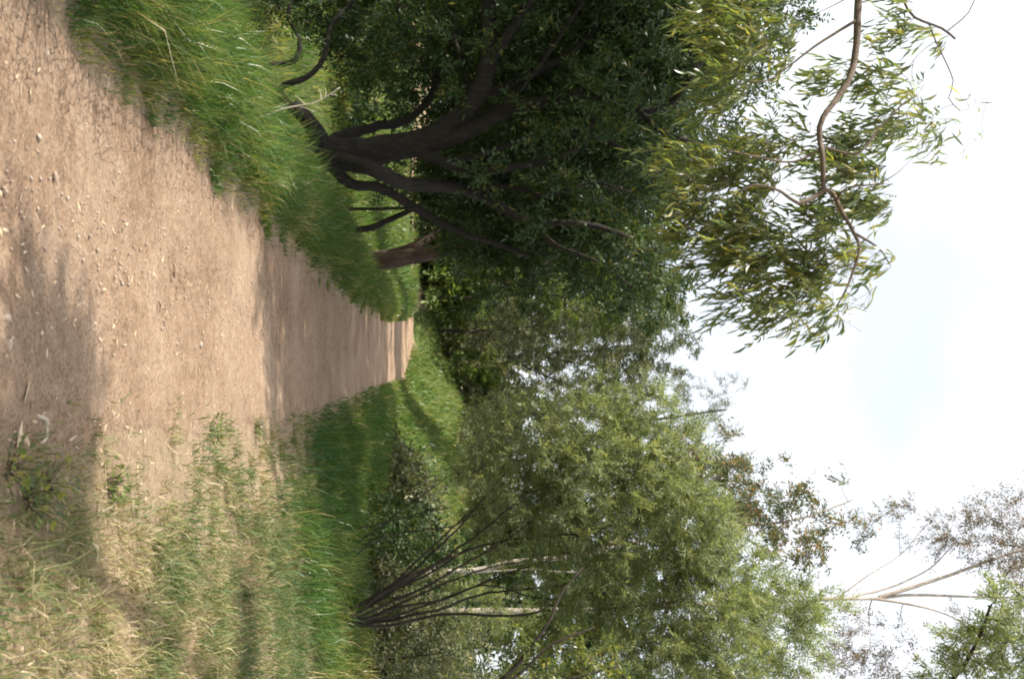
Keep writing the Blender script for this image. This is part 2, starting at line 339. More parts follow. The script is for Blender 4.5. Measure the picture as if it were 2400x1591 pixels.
def grow_twigs(skel, C, rg, r_tip=0.004, k_up=0.6, sag=0.08, rmax=0.02):
    """join every clump centre to the nearest wood, nearest first, so that twigs branch off twigs"""
    S = [skel]; pool = skel.copy(); lines = []
    d0 = np.array([np.min(np.linalg.norm(skel[:, :3] - c, axis=1)) for c in C]); order = np.argsort(d0)
    buf = np.zeros((len(skel) + len(C) * 4, 4)); buf[:len(skel)] = skel; n = len(skel)
    for k in order:
        c = C[k]; dv = c - buf[:n, :3]; dist = np.linalg.norm(dv, axis=1)
        cost = dist + k_up * np.maximum(0, -dv[:, 2]) ; a = int(np.argmin(cost)); s = buf[a]; L = dist[a]
        if L < 0.05: continue
        ra = min(rmax, s[3] * 0.7, r_tip + 0.010 * L); ra = max(ra, r_tip * 1.1)
        mid = (s[:3] + c) / 2 + rg.normal(size=3) * 0.10 * L + np.array([0, 0, -sag * L]); 
        t = np.array([0, 0.25, 0.5, 0.75, 1.0])[:, None]; pts = (1 - t) ** 2 * s[:3] + 2 * t * (1 - t) * mid + t * t * c
        ln = np.column_stack([pts, np.linspace(ra, r_tip, 5)]); lines.append(ln); buf[n:n + 4] = ln[1:]; n += 4
    return lines
def sprays(C, D, rg, n_spray, length, n_leaf, L, Wd, out=0.6, hang=0.2, wind=(0, 0, 0), ang=55, jit=0.35, lhang=0.0, alt=True):
    """leafy sprays round clump centres -> leaf arrays and twiglet lines"""
    m = len(C); c = np.repeat(C, n_spray, 0); dd = np.repeat(D, n_spray, 0)
    d = unit(unit(rg.normal(size=c.shape)) + dd * out + np.array([0, 0, -hang]) + np.array(wind)); ln = length * rg.uniform(0.55, 1.25, len(c))
    c = c + unit(rg.normal(size=c.shape)) * length * 0.35 * rg.uniform(0, 1, (len(c), 1))
    tone_s = np.repeat(rg.uniform(-0.18, 0.18, m), n_spray) + rg.uniform(-0.1, 0.1, len(c))
    side = perp(d, rg); A = math.radians(ang)
    B, LD, TN, SD = [], [], [], []
    for k in range(n_leaf):
        t = (k + rg.uniform(0, 1, len(c))) / n_leaf; pos = c + d * (ln * t)[:, None] + np.array([0, 0, -1]) * (ln * t * t * hang * 0.5)[:, None]
        sg = (1 if k % 2 else -1) if alt else rg.choice([-1, 1], len(c))[:, None]
        ld = unit(d * math.cos(A) + side * sg * math.sin(A) + rg.normal(size=c.shape) * jit + np.array([0, 0, -lhang]))
        B.append(pos); LD.append(ld); TN.append(tone_s + rg.uniform(0, 1, len(c)))
        s = np.cross(ld, np.cross(d, side)); SD.append(unit(s + rg.normal(size=c.shape) * 0.35))
    B = np.vstack(B); LD = np.vstack(LD); SD = np.vstack(SD); SD = unit(SD - LD * np.sum(SD * LD, 1, keepdims=True)); TN = np.clip(np.concatenate(TN), 0, 1)
    n = len(B); Ls = L * rg.uniform(0.6, 1.3, n); Ws = Wd * rg.uniform(0.7, 1.25, n)
    tw = (c, c + d * ln[:, None] + np.array([0, 0, -1]) * (ln * hang * 0.5)[:, None])
    return B, LD, SD, Ls, Ws, TN, tw
def tree(name, label, base, limbs, blobs, bark, leafm, seed, per=30, n_spray=8, length=0.25, n_leaf=16, L=0.06, Wd=0.012, twiglets=False,
         sickle=False, sides=9, group=None, cat='tree', out=0.6, hang=0.2, wind=(0, 0, 0), ang=55, lhang=0.0, zmin=0.3, rough=0.10, limb_name='limb', k_up=0.6, r_tip=0.004, tmat=None, jit=0.35, flat=1.0):
    """limbs: [(part name, line)]"""
    rg = np.random.default_rng(seed); root = empty(name, base, label, cat, group)
    for k, (pn, ln) in enumerate(limbs):
        link(pn, tubes(pn, [ln], sides, rough, seed + k), bark, root)
    skel = np.vstack([ln for _, ln in limbs if len(ln) > 1])
    C, D = blob_clumps(blobs, per, rg, zmin, flat)
    tw = grow_twigs(skel, C, rg, r_tip=r_tip, k_up=k_up)
    if tw: link('twigs', tubes('twigs', tw, 4 if r_tip < 0.008 else 3, 0, seed, caps=False), tmat or bark, root, kind='stuff')
    B, LD, SD, Ls, Ws, TN, t2 = sprays(C, D, rg, n_spray, length, n_leaf, L, Wd, out, hang, wind, ang, jit, lhang)
    if twiglets:
        a, b = t2; rr = np.full((len(a), 1), r_tip * 0.55)
        link('twiglets', tubes('twiglets', [np.array([np.append(p, r_tip * 0.6), np.append(q_, r_tip * 0.3)]) for p, q_ in zip(a, b)], 3, 0, seed, caps=False), tmat or bark, root, kind='stuff')
    if sickle:
        V, lo, to, nf = sickle_leaves(B, LD, Ls, Ws, SD, rg); tone = np.repeat(TN, nf)
    else:
        V, lo, to = leaf_quads(B, LD, Ls, Ws, SD); tone = TN
    link('crown', mesh_np('crown', V, lo, to, tone), leafm, root, kind='stuff')
    root['leaves'] = int(len(B)); print('TREE', name, len(C), 'clumps', len(B), 'leaves')
    return root
def base_at(x, y): return np.array([x, y, float(terrain(x, y))])
def rooted(x, y, pts, r0, r1, **k):
    """a limb from the ground at x, y through pts"""
    b = base_at(x, y); return limb_line([b - [0, 0, 0.15]] + list(pts), r0, r1, **k)

# --- 1 the big dark tree with many trunks on the left verge
bx, by = P(745, 350, 12.6)[0], 12.6; b0 = base_at(bx, by)
lm = [('trunk', rooted(bx, by, ph([(768, 357, 12.6), (886, 352, 12.5), (988, 332, 12.3), (1059, 296, 12.2), (1110, 224, 12.1), (1141, 153, 12.0), (1146, 61, 11.9), (1160, -60, 11.8), (1250, -160, 11.8)]), 0.25, 0.06, wig=0.035)),
      ('limb', limb_line(ph([(765, 352, 12.6), (735, 300, 12.3), (705, 262, 12.0), (688, 248, 11.9)]), 0.13, 0.09, wig=0.035)),
      ('limb', limb_line(ph([(775, 335, 12.6), (815, 312, 12.9), (870, 302, 13.1), (957, 275, 13.4), (1005, 215, 13.6), (1035, 120, 13.8)]), 0.085, 0.03, wig=0.035)),
      ('limb', limb_line(ph([(770, 350, 12.5), (727, 300, 12.9), (651, 214, 13.2), (700, 190, 13.3), (735, 170, 13.4), (760, 130, 13.5), (775, 60, 13.6), (830, 0, 13.7)]), 0.06, 0.025, wig=0.01)),
      ('limb', limb_line(ph([(690, 255, 12.0), (612, 170, 12.1), (660, 150, 12.2), (695, 140, 12.2), (704, 92, 12.3), (676, 45, 12.4), (690, -20, 12.5)]), 0.045, 0.02, wig=0.01)),
      ('limb', limb_line(ph([(772, 372, 12.5), (830, 385, 12.3), (880, 400, 12.1), (947, 428, 12.3), (1030, 440, 12.4), (1100, 449, 12.5), (1176, 480, 12.5), (1238, 515, 12.4), (1396, 530, 12.3), (1490, 562, 12.2)]), 0.11, 0.03, wig=0.035)),
      ('limb', limb_line(ph([(770, 380, 12.7), (815, 425, 12.9), (886, 436, 13.0), (947, 475, 13.1), (1008, 510, 13.2), (1120, 560, 13.3), (1240, 600, 13.4)]), 0.09, 0.03, wig=0.035)),
      ('limb', limb_line(ph([(890, 353, 12.5), (1000, 350, 12.3), (1110, 302, 12.0), (1212, 258, 11.8), (1300, 235, 11.6), (1361, 219, 11.5), (1443, 235, 11.4), (1504, 260, 11.3), (1565, 250, 11.3), (1606, 204, 11.2), (1650, 138, 11.2)]), 0.12, 0.03, wig=0.035)),
      ('limb', limb_line(ph([(1500, 259, 11.3), (1545, 306, 11.2), (1601, 326, 11.1), (1650, 340, 11.1)]), 0.04, 0.015)),
      ('limb', limb_line(ph([(1100, 245, 12.1), (1180, 205, 12.2), (1300, 148, 12.3), (1361, 102, 12.4), (1417, 31, 12.5), (1470, -40, 12.6)]), 0.07, 0.025, wig=0.03)),
      ('limb', limb_line(ph([(960, 345, 12.3), (1080, 395, 12.0), (1170, 400, 11.8), (1253, 388, 11.7), (1314, 367, 11.6), (1365, 332, 11.5), (1392, 276, 11.4)]), 0.075, 0.025, wig=0.03)),
      ('limb', limb_line([P(1141, 153, 12.0), np.array([-4.6, 11.3, 3.0]), np.array([-5.4, 10.2, 4.0]), np.array([-5.8, 8.9, 4.4])], 0.07, 0.025, wig=0.03)),  # unseen limb, added to carry the clumps that shade the path
      ('limb', limb_line(ph([(1059, 296, 12.2), (1150, 262, 12.1), (1240, 180, 12.0), (1330, 60, 11.9), (1400, -40, 11.8)]), 0.06, 0.02, wig=0.03)),
      ('limb', limb_line(ph([(1110, 224, 12.1), (1080, 140, 12.3), (1060, 60, 12.4), (1075, -30, 12.5)]), 0.045, 0.018, wig=0.03)),
      ('limb', limb_line(ph([(930, 345, 12.4), (1010, 372, 12.2), (1090, 372, 12.1), (1180, 345, 12.0), (1290, 310, 11.9), (1420, 330, 11.8), (1530, 390, 11.7)]), 0.06, 0.018, wig=0.03)),
      ('limb', limb_line(ph([(1100, 449, 12.5), (1190, 440, 12.2), (1290, 455, 12.0), (1390, 430, 11.9), (1480, 450, 11.8)]), 0.04, 0.014, wig=0.03)),
      ('limb', limb_line(ph([(1240, 515, 12.4), (1310, 575, 12.2), (1400, 610, 12.1), (1480, 670, 12.0)]), 0.035, 0.012, wig=0.03)),
      ('limb', limb_line(ph([(990, 255, 13.5), (1020, 200, 13.2), (980, 130, 13.0), (940, 60, 12.9), (930, -20, 12.8)]), 0.03, 0.014, wig=0.03)),
      ('limb', rooted(P(838, 545, 15)[0], 15, ph([(870, 534, 15), (901, 520, 15), (967, 490, 15), (1050, 440, 15)]), 0.07, 0.03)),
      ('limb', rooted(P(835, 490, 15.6)[0], 15.6, ph([(880, 490, 15.6), (960, 488, 15.6), (1050, 500, 15.6)]), 0.03, 0.02))]
bl = [(1000, 60, 13.1, 150), (900, 40, 14.6, 110), (1000, 200, 14.6, 110), (1150, 100, 13.6, 160), (1300, 60, 13.1, 170), (1280, 250, 13.1, 150), (1450, 130, 12.9, 170), (1430, 300, 12.9, 140),
      (1160, 330, 14.3, 120), (1080, 420, 14.6, 100), (1150, 520, 14.3, 120), (1280, 480, 13.6, 130), (1400, 450, 13.3, 130), (1400, 590, 13.1, 110), (1250, 600, 14.3, 110), (1500, 620, 12.9, 85), (1560, 430, 12.7, 80, 1, 0.6),
      (1090, 560, 15.1, 60), (1560, 60, 12.7, 150, 1, 0.8), (1660, 160, 12.6, 100, 1, 0.6), (1530, 700, 13.3, 70, 1, 0.7), (800, 20, 14.9, 100), (870, 130, 15.6, 90), (720, -30, 14.9, 90), (620, -60, 14.6, 90), (540, 10, 14.6, 60), (1120, 430, 13.9, 90), (950, 400, 15.3, 60),
      ('w', -5.8, 12.2, 3.4, 1.2), ('w', -6.6, 13.2, 4.6, 1.3), ('w', -5.6, 12.6, 5.4, 1.2), ('w', -7.2, 12.0, 3.2, 1.2), ('w', -6.6, 11.4, 5.0, 1.1), ('w', -4.8, 13.8, 6.0, 1.2), ('w', -3.4, 13.6, 5.6, 1.1), ('w', -7.6, 13.4, 2.2, 1.1), ('w', -2.6, 14.4, 4.6, 1.1), ('w', -4.2, 14.6, 4.2, 1.2), ('w', -5.2, 8.7, 3.9, 1.15), ('w', -6.4, 9.0, 5.0, 1.2), ('w', -4.8, 9.9, 4.3, 1.0), ('w', -5.8, 10.4, 4.8, 1.2), ('w', -4.7, 10.9, 5.4, 0.9), ('w', -6.6, 10.6, 5.8, 1.2),  # the nearest of these unseen clumps are added to cast shade on the path
      (1090, 130, 11.8, 90, .6, .5), (1220, 60, 11.6, 110, .6, .45), (1250, 330, 11.5, 100, .6, .5), (1380, 200, 11.3, 120, .6, .45), (1330, 480, 11.6, 100, .6, .5), (1180, 430, 11.9, 70, .6, .4), (1500, 330, 11.3, 110, .6, .5), (1440, 560, 11.7, 90, .6, .5), (1540, 180, 11.2, 100, .6, .5)]
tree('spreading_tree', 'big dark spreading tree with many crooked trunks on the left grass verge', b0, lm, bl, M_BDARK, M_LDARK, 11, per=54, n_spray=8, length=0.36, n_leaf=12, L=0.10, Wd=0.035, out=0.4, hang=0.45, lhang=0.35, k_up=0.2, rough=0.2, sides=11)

# --- 2 the reddish leaning trunk further along
x2, d2 = P(905, 612, 20)[0], 20.0
lm = [('trunk', rooted(x2, d2, ph([(905, 612, 20), (960, 602, 20), (1040, 588, 20), (1200, 560, 20), (1350, 520, 20), (1500, 500, 20)]), 0.21, 0.05, wig=0.02)),
      ('limb', limb_line(ph([(1040, 588, 20), (1120, 610, 20.4), (1230, 625, 20.8), (1300, 650, 21)]), 0.08, 0.03, wig=0.02)),
      ('limb', rooted(x2 - 0.12, d2 + 0.5, ph([(930, 590, 20.5), (1000, 560, 20.7), (1060, 520, 21), (1200, 450, 21.3)]), 0.12, 0.04, wig=0.02))]
bl = [(1180, 620, 20.5, 100, 1), (1280, 540, 20.5, 120), (1420, 600, 20.5, 90), (1550, 620, 20.5, 90), (1450, 480, 20.5, 140), (1200, 440, 21.5, 120), (1560, 740, 20.5, 60, 1, .7), ('w', -3.4, 17.2, 4.6, 1.5, 1, .8), ('w', -5.2, 18.5, 5.6, 1.6, 1, .8), ('w', -4.2, 20.5, 6.2, 1.7, 1, .8), ('w', -5.6, 22.5, 5.2, 1.7, 1, .8), ('w', -3.4, 23.5, 5.0, 1.6, 1, .8), ('w', -6.4, 16.6, 4.4, 1.5, 1, .8), ('w', -4.4, 25.5, 5.0, 1.7, 1, .7), ('w', -4.6, 15.6, 3.0, 1.2, 1, .7), ('w', -4.6, 17.6, 3.4, 1.3, 1, .7), ('w', -4.4, 19.6, 3.6, 1.3, 1, .7), ('w', -4.4, 21.6, 3.4, 1.3, 1, .7), ('w', -4.2, 23.6, 3.4, 1.3, 1, .7)] + [('w', -6.3 + 0.3 * (-1) ** k, 15 + 1.9 * k, 4.7 + 0.4 * (k % 3), 1.5, 1, .75) for k in range(7)] + [('w', -3.2, 15.4 + 2.2 * k, 2.9, 0.9, 1, .8) for k in range(5)] + [('w', -5.0, 28.5 + 2.6 * k, 3.9, 1.1, 1, .45) for k in range(5)]  # clumps placed in metres are hidden ones, added to shade and dapple the path
tree('leaning_tree', 'tree with a reddish brown leaning trunk past the big dark tree', base_at(x2, d2), lm, bl, M_BRED, M_LDARK, 23, per=26, n_spray=8, length=0.45, n_leaf=12, L=0.135, Wd=0.052, hang=0.4, lhang=0.3)

# --- 3 trees closing the view in the middle
def simple_tree(name, label, px, d, lean, top, blobs, bark, leafm, seed, r0=0.12, forks=(), base_y=None, **k):
    x = P(1000, px, d)[0]; pts = ph([(a, b, d + c) for a, b, c in lean])
    lm = [('trunk', rooted(x, d, pts, r0, r0 * 0.3, step=0.4, wig=0.02, seed=seed))]
    for f in forks: lm.append(('limb', limb_line(ph([(a, b, d + c) for a, b, c in f]), r0 * 0.5, r0 * 0.15, step=0.4, wig=0.03, seed=seed)))
    return tree(name, label, base_at(x, d), lm, blobs, bark, leafm, seed, sides=7, r_tip=0.008, **k)
K = dict(per=9, n_spray=8, length=0.6, n_leaf=16, L=0.17, Wd=0.065)
simple_tree('grey_tree', 'grey green twiggy tree closing the view above the path end', 830, 54, [(1080, 832, 0), (1200, 835, 0), (1330, 825, 0), (1480, 820, 0)], 0, [(1350, 830, 54, 150), (1250, 900, 54, 110), (1270, 730, 54, 110), (1460, 800, 54, 120), (1460, 900, 54, 100), (1560, 850, 54, 90), (1550, 760, 54, 80), (1180, 800, 55, 80)], M_BDARK, M_LGREY, 31,
            forks=[[(1150, 832, 0), (1280, 770, -1), (1400, 720, -1)], [(1180, 833, 0), (1300, 890, -1), (1420, 930, -1)], [(1250, 832, 0), (1400, 860, -1.5), (1520, 880, -1)]], **dict(K, per=5, L=0.21, Wd=0.08))
simple_tree('slim_tree', 'slim dark trunked tree with yellowish leaves left of the path end', 696, 46, [(1050, 695, 0), (1120, 697, 0), (1260, 690, 0), (1400, 700, 0)], 0, [(1120, 640, 46.5, 70), (1230, 690, 46.5, 90), (1350, 700, 46.5, 100), (1480, 700, 46.5, 90), (1080, 720, 48, 50)], M_BDARK, M_LBRIGHT, 37, r0=0.11, **dict(K, per=9, L=0.15, Wd=0.055))
simple_tree('pole_tree', 'thin pole like tree directly left of where the path vanishes', 775, 47, [(1060, 775, 0), (1140, 774, 0), (1300, 760, 0)], 0, [(1140, 760, 47, 60), (1250, 770, 47, 90), (1380, 750, 47, 110), (1520, 740, 47, 100)], M_BDARK, M_LGREY, 41, r0=0.09, **K)
simple_tree('round_bush', 'round light green bush with pale leaves at the path end', 885, 47, [(1040, 885, 0), (1090, 885, 0)], 0, [(1100, 885, 47, 65), (1075, 850, 47, 40), (1150, 880, 47, 45), (1060, 930, 47, 40)], M_BSTEM, M_LBRIGHT, 43, r0=0.05, **dict(K, per=16, length=0.35, L=0.15, Wd=0.07, cat='bush'))
simple_tree('feathery_tree', 'tall feathery tree with a see through top behind the grey tree', 960, 46, [(1100, 965, 0), (1300, 970, 0), (1500, 985, 0), (1700, 960, 0)], 0, [(1400, 990, 46, 130), (1550, 1000, 46, 110), (1660, 1010, 46, 90, 1, .6), (1730, 940, 46, 70, 1, .35), (1640, 930, 46, 60, 1, .5), (1280, 980, 46, 110), (1150, 980, 46, 90)], M_BDARK, M_LGREY, 47, r0=0.16, **dict(K, L=0.13, Wd=0.035))
for k, (label, px, d, top, seed, lf) in enumerate([
        ('broad dark tree behind the crooked trunks at the frame edge', 40, 27, 1750, 51, M_LDARK), ('dense dark tree standing behind the big crooked tree', 330, 34, 1600, 53, M_LDARK),
        ('dark tree behind the reddish leaning trunk', 570, 64, 1540, 57, M_LGREY), ('dusky green tree filling the gap beside the thin pole tree', 720, 72, 1520, 59, M_LGREY),
        ('dusky tree behind the feathery shrub on the right bank', 1180, 38, 1640, 61, M_LGREY), ('dark broad tree behind the pale trunks on the right', 1440, 34, 1560, 67, M_LDARK)]):
    rg = np.random.default_rng(seed); rr = 150 if k < 3 else 120
    bls = [(1080 + (top - 1160) * t + rg.uniform(-25, 25), px + rg.uniform(-130, 130), d, rr * rg.uniform(0.75, 1.1), 0.8) for t in np.linspace(0.05, 1, 9)]
    simple_tree('background_tree', label, px, d, [(1100, px, 0), (1250, px + 10, 0), (top - 150, px - 10, 0)], 0, bls, M_BDARK, lf, seed, r0=0.2, **dict(K, per=5 if d < 45 else 2.6, n_leaf=14, L=0.27 if d < 45 else 0.34, Wd=0.105 if d < 45 else 0.14))

# --- 4 the feathery shrub with a fan of thin stems on the right bank
stems = [[(819, 1429), (967, 1352), (1110, 1260), (1212, 1179), (1314, 1117), (1420, 1050)], [(835, 1449), (957, 1393), (1034, 1357), (1161, 1281), (1280, 1200), (1400, 1150)],
         [(901, 1454), (1008, 1429), (1110, 1398), (1212, 1383), (1314, 1367), (1400, 1327), (1500, 1290)], [(830, 1440), (886, 1392), (1000, 1330), (1100, 1285), (1250, 1260), (1400, 1240), (1550, 1200)],
         [(794, 1320), (855, 1260), (906, 1225), (960, 1180), (1060, 1110)], [(824, 1237), (886, 1225), (957, 1209), (1050, 1190)], [(800, 1330), (881, 1265), (957, 1245), (1039, 1240), (1090, 1222), (1180, 1150)],
         [(845, 1455), (950, 1420), (1060, 1400), (1200, 1340), (1330, 1300)], [(820, 1445), (930, 1360), (1060, 1240), (1200, 1110), (1300, 1010)], [(910, 1460), (1040, 1440), (1180, 1440), (1330, 1430), (1500, 1420), (1650, 1400)], [(825, 1442), (940, 1378), (1060, 1310), (1200, 1215), (1330, 1170)], [(850, 1450), (960, 1405), (1090, 1345), (1230, 1310), (1380, 1290)], [(812, 1432), (900, 1385), (1010, 1300), (1110, 1200), (1190, 1100)], [(895, 1452), (1000, 1418), (1130, 1370), (1280, 1400), (1420, 1390)]]
lm = []; rg = np.random.default_rng(3); 
for k, s in enumerate(stems):
    dd = 13.2 + rg.uniform(-0.35, 0.35); pts = ph([(a, b, dd + (a - 820) / 500 * rg.uniform(-0.8, 0.5)) for a, b in s]); x, y = pts[0][0], pts[0][1]
    lm.append(('stem', limb_line([base_at(x - 0.02, y + rg.uniform(-.15, .15)) - [0, 0, 0.1]] + pts, rg.uniform(0.018, 0.028) if k not in (4, 5, 6) else 0.013, 0.006, wig=0.03, seed=k)))
bl = [(1130, 1010, 13.0, 55), (1240, 1000, 12.8, 80), (1390, 985, 12.8, 95), (1530, 945, 12.9, 60), (1470, 1040, 12.9, 90), (1340, 1120, 12.8, 120), (1500, 1150, 12.9, 120), (1240, 1130, 13.2, 80), (1590, 1240, 12.9, 120), (1440, 1290, 12.8, 140),
      (1640, 1380, 12.9, 150), (1300, 1290, 13.2, 100), (1480, 1440, 12.8, 150), (1760, 1330, 13, 80, 1, .7), (1800, 1440, 13, 120), (1700, 1530, 12.8, 150), (1880, 1530, 13, 90, 1, .7), (1560, 1580, 12.8, 130), (1330, 1420, 13.2, 80, 1, .6), (1420, 1120, 12.4, 120), (1560, 1110, 12.6, 110), (1640, 1250, 12.5, 110), (1160, 1080, 13, 70), (1250, 1200, 12.9, 90), (1660, 1480, 12.4, 130), (1920, 1430, 13, 70, 1, .6), (1120, 1150, 13, 60), (1150, 1230, 13.2, 70), (1580, 1010, 12.8, 60), (1120, 1440, 14.5, 55), (1190, 1425, 14.5, 50), (1400, 1580, 13.5, 110), (1260, 1580, 14, 90, 1, .8)]
tree('wattle_shrub', 'broad pale green feathery shrub with a fan of thin dark stems on the right bank', base_at(P(835, 1445, 13.2)[0], 13.2), lm, bl, M_BSTEM, M_LACACIA, 71, per=84, n_spray=9, length=0.30, n_leaf=20, L=0.072, Wd=0.0165, twiglets=False, out=0.7, hang=-0.25, ang=48, cat='shrub', jit=0.22, sides=7, k_up=0.8)
# --- 5 the dark bush at the right edge with its crooked stems
xb = P(1150, 1630, 11.5)[0]
lm = [('stem', rooted(xb, 11.5, ph([(1100, 1625, 11.5), (1182, 1588, 11.5), (1253, 1505, 11.5), (1294, 1444, 11.5), (1314, 1393, 11.6), (1365, 1330, 11.7)]), 0.05, 0.012, wig=0.01)),
      ('stem', rooted(xb + 0.1, 11.6, ph([(1120, 1620, 11.6), (1220, 1575, 11.6), (1290, 1510, 11.6), (1390, 1470, 11.6)]), 0.04, 0.012, wig=0.01)),
      ('stem', rooted(xb + 0.2, 11.6, ph([(1150, 1640, 11.6), (1300, 1600, 11.6), (1450, 1560, 11.6)]), 0.04, 0.012, wig=0.01))]
tree('leafy_bush', 'dark leafy bush with crooked stems at the frame edge below the shrub', base_at(xb, 11.5), lm, [(1330, 1560, 11.8, 110), (1220, 1600, 11.8, 90), (1420, 1600, 11.8, 90), (1180, 1520, 13.5, 60), (1290, 1490, 13, 60)], M_BSTEM, M_LGUM, 73, per=70, n_spray=7, length=0.22, n_leaf=12, L=0.075, Wd=0.028, cat='bush')

# --- 6 gum trees with pale trunks behind the shrub
x6 = P(1100, 1345, 19)[0]
lm = [('trunk', rooted(x6, 19, ph([(1100, 1338, 19), (1210, 1316, 19), (1350, 1302, 19), (1500, 1268, 19), (1640, 1238, 19), (1850, 1220, 19), (2000, 1170, 19)]), 0.075, 0.015, wig=0.015)),
      ('limb', limb_line(ph([(1400, 1290, 19), (1550, 1200, 19.5), (1680, 1100, 19.8), (1780, 1050, 20)]), 0.045, 0.012, wig=0.015)), ('limb', limb_line(ph([(1700, 1232, 19), (1800, 1290, 18.8), (1900, 1320, 18.6)]), 0.03, 0.01, wig=0.015)),
      ('limb', rooted(x6 + 0.2, 19.3, ph([(1200, 1335, 19.3), (1300, 1338, 19.3), (1420, 1345, 19.3)]), 0.025, 0.012))]
tree('young_gum_tree', 'gum tree with short pale trunk and loose green and rusty top above the feathery shrub', base_at(x6, 19), lm, [(1660, 1060, 19.5, 75, 1, .8), (1720, 1130, 19.5, 100), (1810, 1150, 19.3, 100, 1, .9), (1880, 1230, 19, 90, 1, .9), (1760, 1230, 19, 90), (1860, 1310, 18.8, 70, 1, .6), (1960, 1190, 19, 60, 1, .5), (1990, 1250, 19, 60, 1, .35), (2080, 1210, 19, 60, 1, .18), (1600, 1120, 19.8, 90)], M_BPALE, M_LYGUM, 79, per=40, n_spray=7, length=0.35, n_leaf=12, L=0.11, Wd=0.032, hang=0.5, lhang=0.5, sickle=False, cat='tree', tmat=M_BGUM)
x7 = P(1100, 1432, 17)[0]
lm = [('trunk', rooted(x7, 17, ph([(1100, 1432, 17), (1240, 1430, 17), (1480, 1427, 17), (1720, 1412, 17), (1950, 1402, 17), (2060, 1400, 17), (2150, 1393, 17), (2300, 1398, 17), (2480, 1400, 17)]), 0.07, 0.015, wig=0.012)),
      ('limb', limb_line(ph([(2060, 1400, 17), (2160, 1368, 17), (2240, 1342, 17), (2400, 1285, 17), (2520, 1240, 17)]), 0.04, 0.015, wig=0.012)), ('limb', limb_line(ph([(2045, 1402, 17), (2150, 1420, 16.8), (2220, 1440, 16.7), (2275, 1470, 16.6)]), 0.03, 0.008, wig=0.012)),
      ('limb', limb_line(ph([(1990, 1400, 17), (2090, 1375, 17.2), (2180, 1330, 17.4), (2240, 1270, 17.5)]), 0.025, 0.008, wig=0.012)), ('limb', limb_line(ph([(1960, 1402, 17), (2030, 1350, 17.2), (2110, 1300, 17.4), (2160, 1240, 17.5)]), 0.018, 0.006, wig=0.012))]
tree('tall_gum_tree', 'tall thin gum tree with white trunk and reddish brown top at the sky', base_at(x7, 17), lm, [(2270, 1240, 17.3, 80, 1, .8), (2350, 1280, 17, 90, 1, 1), (2330, 1190, 17.3, 60, 1, .7), (2420, 1220, 17, 90), (2200, 1260, 17.3, 60, 1, .6), (2120, 1240, 17.4, 60, 1, .3), (2420, 1380, 17, 90, 1, .8), (2050, 1500, 17.5, 90, 1, .8), (2000, 1570, 17.5, 90), (2130, 1560, 17.5, 60, 1, .6), (2250, 1460, 16.7, 40, 1, .4)], M_BPALE, M_LRUST, 83, per=56, n_spray=7, length=0.32, n_leaf=11, L=0.085, Wd=0.018, hang=0.5, lhang=0.5, tmat=M_BGUM)
# --- 7 the near tree whose branch hangs in at the upper right
b7 = (5.6, 8.0)
lm = [('trunk', rooted(*b7, [np.array([5.5, 8.0, 2.0]), np.array([5.2, 7.8, 4.2]), np.array([4.6, 7.6, 6.2])], 0.13, 0.05)), ('limb', limb_line([np.array([5.2, 7.8, 4.2])] + ph([(2150, 1680, 7.6), (2250, 1570, 7.5), (2300, 1480, 7.4), (2320, 1420, 7.3)]), 0.05, 0.01)),
      ('limb', limb_line([np.array([4.6, 7.6, 6.2])] + ph([(2560, 1600, 7.4), (2460, 1480, 7.3), (2400, 1400, 7.2)]), 0.04, 0.01))]
tree('overhanging_wattle', 'green feathery branch hanging in at the corner above the tall gum', base_at(*b7), lm, [(2290, 1530, 7.4, 85), (2370, 1450, 7.3, 80), (2380, 1560, 7.4, 90), (2250, 1600, 7.5, 60), (2400, 1370, 7.2, 45, 1, .6), (2250, 1460, 7.4, 45, 1, .5), (2480, 1500, 7.3, 100), (2200, 1570, 7.5, 40, 1, .5)], M_BSTEM, M_LACACIA, 89, per=190, n_spray=7, length=0.18, n_leaf=20, L=0.05, Wd=0.011, out=0.5, hang=0.5, ang=38, k_up=0.1, jit=0.2)

